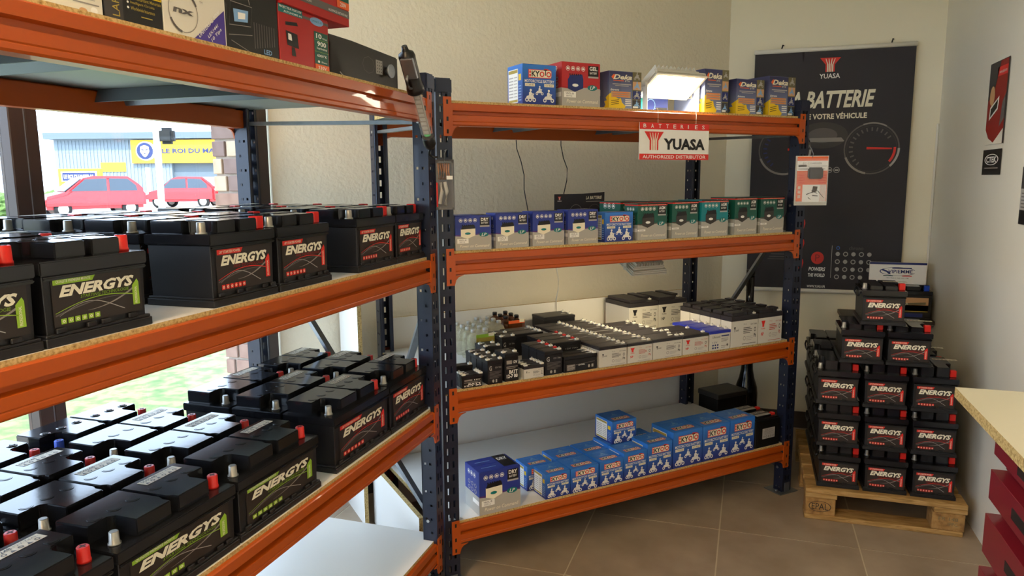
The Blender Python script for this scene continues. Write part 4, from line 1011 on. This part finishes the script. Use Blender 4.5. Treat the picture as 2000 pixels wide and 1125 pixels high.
for i in range(3): d.poly([(.325, .258-i*.086), (.37, .258-i*.086), (.38, .285-i*.086), (.375, .30-i*.086), (.335, .30-i*.086)], 'print_red', 2); d.rect(.335, .27-i*.086, .36, .278-i*.086, 'print_black', 3)
d.ell(.47, .135, .042, .027, 'print_red', 2); d.text('P', .455, .12, .485, .15, 'print_darkred', 3); d.text('POWERS', .415, .078, .525, .095, 'print_white', 2, .03, .2); d.text('THE WORLD', .413, .052, .523, .068, 'print_white', 2, .03, .2)
d.rect(.560, .05, .563, .19, 'print_silver', 2); d.text('WWW.YUASA.FR', .41, .005, .53, .016, 'print_white', 2, .02)
for r_ in range(4):
    for c_ in range(5 if r_ else 4):
        x, y = .60+c_*.05, .055+r_*.033
        (d.ell if (r_+c_) % 2 else d.ring)(*((x, y, .014, .009) if (r_+c_) % 2 else (x, y, .016, .010, .35)), 'print_silver', 2)
d.ring(.60, .18, .012, .008, .4, 'print_blue', 2, 10); d.text('chrono', .67, .172, .76, .188, 'print_midgrey', 2)
for i in range(6): d.rect(.14+.01*(i % 3), .125+i*.011, .28, .128+i*.011, 'print_midgrey', 2)
link('print', d.mesh('print', (0, -.0045, 0)), t)

# charger pack on the right post
t = thing('charger_pack', 'orange and white charger blister pack hooked on the right post', 'packaging', PB(2.600, -.060, 1.375), RB-R(30))
t.scale = (.86, 1, 1)
mb = MB(); mb.box(0, .165, .010, .012, 0, .215); link('card', mb.mesh('card', ['plastic_grey'], bevel=.001), t)
d = Decal(.165, .215); d.rect(0, 0, 1, 1, 'plastic_grey', .4); d.rect(.05, .90, .98, .985, 'print_orange', 1); d.rect(.05, .70, .98, .90, 'print_white', 1); d.rect(.05, .08, .98, .70, 'print_orange', 1)
d.text('EC CHARGER', .22, .83, .80, .87, 'print_grey', 2, .01); d.rect(.08, .775, .34, .82, 'print_midgrey', 2); d.rect(.36, .79, .95, .80, 'print_silver', 2); d.rect(.08, .73, .9, .745, 'print_silver', 2)
for i in range(4): d.rect(.10, .45+i*.05, .3, .465+i*.05, 'print_red', 2); d.rect(.72, .45+i*.05, .95, .465+i*.05, 'print_red', 2)
for i in range(3): d.rect(.1, .15+i*.09, .18, .21+i*.09, 'print_cream', 2)
d.rect(.24, .07, .96, .42, 'print_white', 2)
for p0, p1 in (((.36, .22), (.55, .27)), ((.52, .30), (.7, .24)), ((.42, .16), (.5, .12)), ((.7, .3), (.9, .15)), ((.55, .2), (.72, .19))): d.strip([p0, p1], .02, .012, 'print_black', 3)
d.poly([(.52, .25), (.68, .28), (.70, .38), (.56, .39)], 'print_darkgrey', 3); link('print', d.mesh('print', (0, .0098, 0)), t)
mb = MB(); mb.box(.060, .135, -.008, .009, .115, .165); link('charger', mb.mesh('charger', ['print_darkgrey'], bevel=.006, seg=2), t)
mb = MB(); mb.box(.004, .161, -.010, .009, .004, .205); link('shell', mb.mesh('shell', ['blister_clear'], bevel=.005), t)
mb = MB(); mb.tube([(.082, .011, .205), (.084, .004, .222), (.075, .008, .245), (.066, .02, .262), (.07, .03, .25)], .0016, 6); link('hanger', mb.mesh('hanger', ['galvanised']), t)

# counter display card
t = thing('display_card', 'small dark folded card standing behind the blue boxes, upper shelf', 'card', PB(1.660, .42, ZB3), RB)
mb = MB(); mb.prism([(0, 0), (.15, 0), (.15, .18), (0, .18)], 0, .003, axis='y'); link('panel', mb.mesh('panel', ['banner_cloth']), t)
mb = MB(); mb.prism([(.15, 0), (.26, 0), (.262, .186), (.15, .18)], -.002, .003, axis='y'); link('panel', mb.mesh('panel', ['banner_cloth']), t)
mb = MB(); mb.add([(.26, -.002, 0), (.285, .05, 0), (.285, .05, .18), (.262, -.002, .186), (.262, 0, 0), (.287, .052, 0), (.287, .052, .18), (.264, 0, .186)], [(0, 1, 2, 3), (7, 6, 5, 4), (0, 4, 5, 1), (3, 2, 6, 7), (1, 5, 6, 2), (0, 3, 7, 4)]); link('panel', mb.mesh('panel', ['banner_cloth']), t)
d = Decal(.26, .18); d.rect(0, 0, 1, 1, 'banner_cloth', .3); yuasa_mark(d, .09, .86, .94, .035, lay=1); d.rect(.05, .82, .13, .84, 'print_silver', 1); d.text('LA BATTERIE', .62, .86, .95, .94, 'print_cream', 2, .02, .25); d.rect(.62, .80, .92, .815, 'print_grey', 2); d.ring(.42, .58, .12, .16, .06, 'print_grey', 1, 16, 0, 180); d.ring(.8, .58, .12, .16, .06, 'print_midgrey', 2, 16, 0, 180); link('print', d.mesh('print', (0, -.003, 0)), t)

# ------------------------------------------------------------------ lamps of the room
def floodlight(name, label, pos, rz, tilt, emat, legs):
    t = thing(name, label, 'lamp', pos, rz)
    piv = Vector((0, .05, .105 if legs else 0)); Rm = Matrix.Rotation(tilt, 4, 'X')
    def put(nm, mb, m_, **k):
        me = mb.mesh(nm, m_, **k); me.transform(Matrix.Translation(piv) @ Rm); return link(nm, me, t)
    mb = MB(); mb.prism([(-.13, -.075), (.13, -.075), (.13, .075), (-.13, .075)], -.004, .014); mb.prism([(-.115, -.06), (.115, -.06), (.115, .065), (-.115, .065)], .014, .034); put('housing', mb, ['lamp_shell'], bevel=.006, seg=2)
    for i in range(11):
        mb = MB(); x = -.1+i*.02; mb.box(x-.002, x+.002, -.055, .06, .034, .052); put('cooling_fin', mb, ['lamp_shell'])
    mb = MB(); mb.box(-.118, .118, -.064, .064, -.0085, -.0045); put('led_panel', mb, [emat])
    mb = MB(); mb.box(-.13, -.118, -.075, .075, -.010, -.004); mb.box(.118, .13, -.075, .075, -.010, -.004); mb.box(-.118, .118, -.075, -.064, -.010, -.004); mb.box(-.118, .118, .064, .075, -.010, -.004); put('bezel', mb, ['lamp_shell'])
    for sx in (-1, 1):
        mb = MB()
        if legs: mb.box(sx*.134-.002, sx*.134+.002, .035, .065, 0, .115); 
        else: mb.box(sx*.134-.002, sx*.134+.002, .035, .065, -.01, .095)
        mb.cyl((sx*.134-.006, .05, piv.z), .010, .012, 10, 'x'); link('bracket', mb.mesh('bracket', ['lamp_shell'], bevel=.001), t)
    mb = MB(); 
    zz = 0 if legs else .093
    mb.box(-.136, .136, .035, .065, zz, zz+.003); link('bracket_base', mb.mesh('bracket_base', ['lamp_shell']), t)
    return t
floodlight('floodlight', 'lit floodlight on its stand on the top shelf', PB(2.002, .016, ZB4), RB, R(-32), 'led_lit', True)
l2 = floodlight('floodlight', 'white floodlight hanging under the upper shelf, shining down', PB(1.975, .16, LB[2]-.041-.080), RB, R(24), 'led_lit_under', False)
l2.scale = (.72, .72, .80)
for i, (x, y) in enumerate(((-.80, -.1), (-.80, -2.0))):
    t = thing('ceiling_light', 'long white ceiling light %s' % ('above the aisle' if i == 0 else 'towards the shop front'), 'ceiling light', (x, y, ZC-.06))
    mb = MB(); mb.box(-.15, .15, -.6, .6, .02, .06); link('tray', mb.mesh('tray', ['plastic_white'], bevel=.004), t)
    mb = MB(); mb.box(-.14, .14, -.58, .58, .0, .0195); mat('tube_lit', '#ffffff', .4, emit='#ffd8a6', estr=CEIL) if 'tube_lit' not in M else None; link('diffuser', mb.mesh('diffuser', ['tube_lit']), t)

# cables
def cable(label, pts, m_, r=.0022): mb = MB(); mb.tube(pts, r, 6); o = mb.build('cable', m_); tag(o, label, 'cable')
cable('left thin black cable hanging behind the corner shelving', [PB(s, .752, z) for s, z in ((1.648, 1.70), (1.652, 1.64), (1.675, 1.58), (1.69, 1.52), (1.69, 1.45), (1.70, 1.40), (1.715, 1.33), (1.72, 1.27))], 'cable_black')
cable('right thin black cable hanging behind the corner shelving', [PB(s, .752, z) for s, z in ((1.896, 1.70), (1.896, 1.66), (1.91, 1.60), (1.932, 1.55), (1.93, 1.49), (1.914, 1.43), (1.91, 1.35))], 'cable_black')
cable('white cable hanging behind the sealed batteries', [PB(s, .752, z) for s, z in ((1.868, 1.18), (1.872, 1.06), (1.884, 1.0), (1.882, .95), (1.870, .90), (1.872, .80))], 'cable_white', .003)

# ------------------------------------------------------------------ corner behind the stack
t = thing('wall_shelf', 'dark narrow shelf on the end wall behind the stack', 'shelf', (.50, 4.30, .715))
mb = MB(); mb.box(0, .448, 0, .268, 0, .022); link('shelf_board', mb.mesh('shelf_board', ['baseboard_brown'], bevel=.002), t)
for x in (.05, .39): mb = MB(); mb.prism([(.268, 0), (.268, -.12), (.08, 0)], x, x+.012, axis='x'); link('bracket', mb.mesh('bracket', ['plastic_black']), t)
t = thing('display_battery', 'black battery with brown label on the dark wall shelf', 'car battery', (.655, 4.31, .7375))
mb = MB(); mb.box(0, .275, 0, .17, 0, .135, tx=.003, ty=.003); mb.box(0, .275, 0, .17, 0, .012); link('case', mb.mesh('case', ['battery_black'], bevel=.002), t)
mb = MB(); mb.box(-.001, .276, -.001, .171, .135, .155); mb.prism(lid_poly(.275, .17), .155, .178); link('lid', mb.mesh('lid', ['battery_lid'], bevel=.002), t)
d = Decal(.24, .105); d.rect(0, .32, 1, 1, 'print_tan', 1); d.rect(0, .28, 1, .62, 'print_gold', 1); d.poly([(.3, .8), (.5, .7), (.95, .78), (.95, .65), (.3, .6)], 'print_olive', 2); d.rect(0, 0, .9, .20, 'print_navy', 1); d.text('VRLA', .42, .62, .60, .74, 'print_cream', 3); link('front_label', d.mesh('front_label', (.018, .0005, .015)), t)
link('terminal_cap', TERM['red_sq'], t, (.02, .04, .155)); link('terminal_cap', TERM['blue_sq'], t, (.252, .04, .155))
t = thing('brand_panel', 'white panel with blue edge standing on the display battery', 'sign', (.632, 4.40, .9165))
mb = MB(); mb.box(0, .28, 0, .012, 0, .118); link('panel', mb.mesh('panel', ['print_white'], bevel=.001), t)
d = Decal(.28, .118); d.rect(0, .90, 1, 1, 'print_navy', 1)
d.text('VIPIEMME', .33, .50, .76, .66, 'print_navy', 2, .015); d.ring(.5, .58, .32, .20, .06, 'print_navy', 1, 32, 20, 340); d.rect(.40, .71, .74, .77, 'print_navy', 2)
d.poly([(.19, .66), (.25, .68), (.36, .56), (.38, .44), (.34, .46), (.30, .55), (.22, .62)], 'print_navy', 2); d.rect(.25, .36, .42, .40, 'lp_green', 2); d.rect(.58, .36, .75, .40, 'print_red', 2); d.text('100% Made in Italy since 1981', .30, .24, .70, .30, 'print_darkgrey', 2, 0, .3)
link('lettering', d.mesh('lettering'), t)
t = thing('black_crate', 'black lidded box on the floor behind the corner shelving', 'box', PB(2.772, .545, 0), RB)
mb = MB(); mb.box(0, .215, 0, .15, 0, .30); link('body', mb.mesh('body', ['plastic_black'], bevel=.004), t); mb = MB(); mb.box(-.004, .219, -.004, .154, .30, .33); link('lid', mb.mesh('lid', ['safe_grey'], bevel=.004), t)
t = thing('tall_bottle', 'tall glossy black bottle with long neck behind the shelving', 'bottle', (.012, 4.26, 0))
mb = MB(); mb.lathe([(.055, 0), (.062, .01), (.063, .28), (.058, .32), (.042, .37), (.033, .42), (.030, .50), (.022, .80), (.021, .955)], 24); link('body', mb.mesh('body', ['bottle_black']), t); mb = MB(); mb.lathe([(.024, .955), (.024, .985), (.018, .988)], 20); link('cap', mb.mesh('cap', ['plastic_black']), t)

# counter with red drawers
t = thing('counter', 'counter with cream worktop and stepped red drawer fronts at right edge', 'counter', (0, 0, 0))
mb = MB(); mb.box(.641, .951, .60, 2.583, .800, .832); me = mb.mesh('worktop', ['counter_top', 'chipboard'])
for p_ in me.polygons: p_.material_index = 0 if p_.normal.z > .5 else 1
link('worktop', me, t)
mb = MB(); mb.box(.712, .950, .62, 2.255, .0, .799); link('carcass', mb.mesh('carcass', ['counter_red']), t)
dz = [(.715, .797), (.585, .690), (.425, .560), (.245, .400), (.05, .22)]
for i, (z0, z1) in enumerate(dz):
    x0 = .668-i*.004
    mb = MB(); mb.prism([(x0, z1), (.7115, z1), (.7115, z0-.022), (.700, z0-.022), (.700, z0-.012), (x0, z0+.02)], .62, 2.255, axis='y'); o = link('drawer', mb.mesh('drawer', ['counter_red'], bevel=.001), t)
    mb = MB(); mb.box(x0-.0012, x0+.002, 1.92, 2.07, (z0+z1)/2-.008, (z0+z1)/2+.022); link('handle_slot', mb.mesh('handle_slot', ['slot_dark'], bevel=.0008), o)

# posters on the right wall (facing -X)
def wall_poster(name, label, y, z, W, H, d, curl=False):
    t = thing(name, label, 'poster', (X3-.004, y, z), R(-90)); mb = MB(); mb.box(0, W, 0, .0015, 0, H); link('sheet', mb.mesh('sheet', ['print_darkgrey']), t); link('print', d.mesh('print'), t)
d = Decal(.235, .335); d.rect(0, 0, 1, 1, 'print_darkred', 1); d.poly([(0, .55), (0, 1), (.6, 1), (.3, .6)], 'print_darkgrey', 2); d.rect(.45, .82, 1, .93, 'print_red', 2); d.text('www.ctek.com', .55, .85, .95, .89, 'print_white', 3); d.ell(.25, .60, .14, .12, 'print_tan', 3); d.poly([(.15, .30), (.62, .42), (.66, .58), (.18, .46)], 'print_white', 3); d.poly([(.22, .34), (.58, .44), (.60, .54), (.22, .44)], 'print_black', 4); d.poly([(.75, .2), (1, .3), (1, .6), (.85, .5)], 'print_midgrey', 2); d.poly([(0, 0), (1, 0), (1, .18), (.75, .10), (.5, 0.02), (.2, .08), (0, .2)], 'wall_satin', 3)
wall_poster('wall_poster', 'dark red poster with charger picture high on the right wall', 3.69, 1.628, .245, .338, d)
d = Decal(.245, .105); d.rect(0, 0, 1, 1, 'print_black', 1); d.ring(.5, .6, .38, .22, .12, 'print_white', 2, 28); d.text('CTEK', .22, .48, .78, .72, 'print_white', 2, .03); d.rect(.15, .24, .88, .29, 'print_grey', 2)
wall_poster('wall_poster', 'black poster with oval emblem below the red one', 3.695, 1.502, .245, .105, d)
d = Decal(.25, .21); d.rect(0, 0, 1, .25, 'print_black', 1); d.rect(0, .25, 1, .62, 'print_silver', 1); d.rect(0, .62, 1, 1, 'print_darkgrey', 1)
for i in range(5): d.rect(.05, .29+i*.06, .9, .31+i*.06, 'print_midgrey', 2)
wall_poster('wall_poster', 'dark and pale poster cut by the right picture edge', 3.18, 1.32, .25, .21, d)

# ------------------------------------------------------------------ outside the window
ramp_mat('grass', [(0.3, '#40582e'), (0.45, '#586c3c'), (0.6, '#757a4e'), (0.75, '#4d6637')], 9, rough=0.95, detail=10, bump=0.6)
mat('pavement', '#c8c2b6', 0.9, var=.06, vscale=3); mat('asphalt', '#a8a39a', 0.9, var=.05, vscale=.5)
mat('car_red', '#c22a2e', 0.3, coat=.4); mat('car_glass', '#3a4550', 0.1); mat('rubber', '#1b1b1b', .8); mat('car_white', '#dcdcd8', .4)
mat('clad_grey', '#77848c', .6); mat('clad_dark', '#57646d', .6); mat('shop_yellow', '#d9a928', .6); mat('shop_navy', '#22305c', .6); mat('pole_white', '#d5d8da', .5)
ramp_mat('hedge', [(0.3, '#3b5226'), (0.6, '#5d7a3c')], 30, rough=.95, bump=.8)
GZ = -.15
def slab(name, pts, z1, m_): mb = MB(); mb.prism(pts, z1-.1, z1); return struct(name, mb, m_)
slab('pavement', [(-4.9, -14), (-2.17, -14), (-2.17, 3.15), (-4.9, 3.15)], GZ, 'pavement')
slab('lawn', [(-26, -20), (-4.9, -20), (-4.9, 3.15), (-2.17, 3.15), (-2.17, 22), (-26, 22)], GZ, 'grass')
slab('road', [(-120, -40), (-26, -40), (-26, 22), (-2, 22), (-2, 140), (-120, 140)], GZ, 'asphalt')
FW = Vector((math.sin(YAW), math.cos(YAW), 0)); RT = Vector((math.cos(YAW), -math.sin(YAW), 0))
def car(label, pos, rz, body='car_red', van=False):
    t = thing('car', label, 'car', pos, rz); t.scale = (1.2, 1.2, 1.3)
    mb = MB()
    if van: pr = [(-2.3, .3), (2.3, .3), (2.3, 1.0), (1.9, 1.1), (1.4, 1.95), (-2.25, 2.0), (-2.3, 1.9)]; cab = [(1.75, 1.12), (1.35, 1.85), (.6, 1.85), (.6, 1.12)]
    else: pr = [(-1.85, .3), (1.9, .3), (1.95, .55), (1.85, .75), (1.1, .92), (.45, 1.42), (.1, 1.5), (-1.2, 1.48), (-1.6, 1.2), (-1.85, .95)]; cab = [(.95, .95), (.42, 1.38), (-.35, 1.41), (-.35, .95)]
    mb.prism(pr, -.82, .82, axis='y'); link('body', mb.mesh('body', [body], bevel=.12, seg=2), t)
    for y0 in (-.835, .822):
        mb = MB(); mb.prism(cab, y0, y0+.013, axis='y'); link('window', mb.mesh('window', ['car_glass']), t)
        if not van: mb = MB(); mb.prism([(-.45, .95), (-.45, 1.41), (-1.15, 1.39), (-1.45, 1.15), (-1.5, .95)], y0, y0+.013, axis='y'); link('window', mb.mesh('window', ['car_glass']), t)
    mb = MB(); a_, b_ = ((1.9, 1.12), (1.43, 1.9)) if van else ((1.13, .96), (.50, 1.41)); mb.add([(a_[0]+.02, -.7, a_[1]), (a_[0]+.02, .7, a_[1]), (b_[0]+.02, .62, b_[1]), (b_[0]+.02, -.62, b_[1]), (a_[0]+.0, -.7, a_[1]-.02), (a_[0]+.0, .7, a_[1]-.02), (b_[0], .62, b_[1]-.02), (b_[0], -.62, b_[1]-.02)], [(0, 1, 2, 3), (7, 6, 5, 4), (0, 4, 5, 1), (1, 5, 6, 2), (2, 6, 7, 3), (3, 7, 4, 0)]); link('windscreen', mb.mesh('windscreen', ['car_glass']), t)
    for x in (-1.2, 1.25):
        for y in (-.80, .62): mb = MB(); mb.lathe([(.2, 0), (.31, .02), (.31, .16), (.2, .18)], 18, (x, y, .31), 'y'); w_ = link('wheel', mb.mesh('wheel', ['rubber']), t); mb = MB(); mb.lathe([(.19, -.004), (.19, .184)], 14, (x, y, .31), 'y'); link('hubcap', mb.mesh('hubcap', ['plastic_grey']), w_)
    for y in (-.55, .55): mb = MB(); mb.lathe([(.14, 0), (.12, .05)], 12, (1.86, y, .68), 'x'); link('headlight', mb.mesh('headlight', ['print_white']), t)
    mb = MB(); mb.box(1.90, 1.965, -.4, .4, .38, .52); link('grille', mb.mesh('grille', ['rubber']), t)
car('red small car parked nearest the window', Vector((-30.6, 27.7, GZ)), R(-116))
car('dark red car parked behind the nearest red one', Vector((-34.5, 38.5, GZ)), R(-165))
car('red car farther right beside the white pole', Vector((-31.0, 41.5, GZ)), R(-172))
car('white van at the right of the red cars', Vector((-24.5, 38.0, GZ)), R(-140), 'car_white', True)
# shop across the road
BZ = math.atan2(RT.y, RT.x)
t = thing('shop_building', 'long grey shop building with yellow fascia across the road', 'building', FW*65+RT*(-40), BZ)
mb = MB(); mb.box(0, 10.2, 0, 12, GZ, 5.2); link('wall', mb.mesh('wall', ['clad_grey']), t)
mb = MB(); mb.box(10.2, 40, .3, 12, GZ, 5.2); link('wall', mb.mesh('wall', ['clad_dark']), t)
mb = MB(); mb.box(-.4, 24, -.8, 12.2, 5.2, 5.75); link('roof_edge', mb.mesh('roof_edge', ['clad_dark']), t)
for i in range(32): mb = MB(); mb.box(.3+i*.31, .36+i*.31, -.06, 0, GZ, 5.1); link('cladding_rib', mb.mesh('cladding_rib', ['clad_grey']), t)
mb = MB(); mb.box(6.9, 26, -.35, .3, 3.1, 5.1); link('fascia', mb.mesh('fascia', ['shop_yellow']), t)
Decal.STEP = .02; d = Decal(6.5, .5); d.text('LE ROI DU MATELAS', 0, .1, 1, .9, 'shop_navy', 1, .03); link('lettering', d.mesh('lettering', (9.6, -.36, 3.9)), t)
mb = MB(); mb.box(4.0, 6.2, -.1, 0, 2.4, 3.2); link('small_sign', mb.mesh('small_sign', ['shop_yellow']), t)
t = thing('shop_sign', 'low navy mattress shop sign in yellow frame behind red car', 'sign', FW*52+RT*(-31.9), BZ)
mb = MB(); mb.box(0, 3.0, 0, .3, GZ, 2.45); link('frame', mb.mesh('frame', ['shop_yellow'], bevel=.02), t); mb = MB(); mb.box(.25, 2.75, -.06, 0, 1.55, 2.25); link('panel', mb.mesh('panel', ['print_white']), t)
d = Decal(2.3, .55); d.rect(0, 0, 1, 1, 'shop_navy', 1); d.text('LE ROI DU MATELAS', .05, .25, .95, .75, 'print_white', 2, .03); link('lettering', d.mesh('lettering', (.35, -.07, 1.62)), t)
t = thing('totem_sign', 'round lion emblem sign on a white pole', 'sign', FW*50+RT*(-24.6), BZ)
mb = MB(); mb.cyl((0, 0, GZ), .14, 2.6); link('pole', mb.mesh('pole', ['pole_white']), t); mb = MB(); mb.lathe([(.62, -.12), (.62, .12)], 32, (0, 0, 3.55), 'y'); link('disc', mb.mesh('disc', ['print_white']), t)
d = Decal(1.1, 1.1); d.ell(.5, .5, .5, .5, 'shop_navy', 1, 28); d.poly([(.25, .75), (.5, .86), (.75, .75), (.78, .45), (.62, .2), (.5, .12), (.38, .2), (.22, .45)], 'print_white', 2); d.poly([(.3, .62), (.45, .58), (.42, .52), (.3, .56)], 'shop_navy', 3); d.poly([(.7, .62), (.55, .58), (.58, .52), (.7, .56)], 'shop_navy', 3); d.poly([(.42, .38), (.58, .38), (.5, .30)], 'shop_navy', 3); d.strip([(.38, .24), (.5, .2), (.62, .24)], .03, .03, 'shop_navy', 3); link('emblem', d.mesh('emblem', (-.55, -.125, 3.0)), t)
Decal.STEP = .0004
t = thing('traffic_light', 'white street pole with black signal head seen from behind', 'traffic light', FW*21+RT*(-10.0), BZ)
mb = MB(); mb.cyl((0, 0, GZ), .09, 3.3, 16); link('pole', mb.mesh('pole', ['pole_white']), t); mb = MB(); mb.box(.08, .50, -.1, .15, 2.55, 3.0); link('signal_head', mb.mesh('signal_head', ['rubber'], bevel=.08, seg=2), t)
def bush(label, pos, r, h):
    bm = bmesh.new(); bmesh.ops.create_icosphere(bm, subdivisions=4, radius=1); rg = random.Random(int(pos[0]*10))
    for v in bm.verts: k = 1+.22*math.sin(v.co.x*9+1)*math.sin(v.co.y*8)*math.sin(v.co.z*7)+rg.uniform(-.10, .10); v.co = Vector((v.co.x*r*k, v.co.y*r*k, (v.co.z*k*.5+.48)*h))
    me = bpy.data.meshes.new('shrub'); bm.to_mesh(me); bm.free(); me.materials.append(M['hedge']); o = link('shrub', me, None, pos); tag(o, label, 'shrub')
bush('green shrub at the left edge beyond the window', FW*30+RT*(-21.3)+Vector((0, 0, GZ)), 1.2, 1.3)
bush('low green shrub beyond the road left of the mullion', FW*44+RT*(-27.0)+Vector((0, 0, GZ)), 1.0, 1.2)
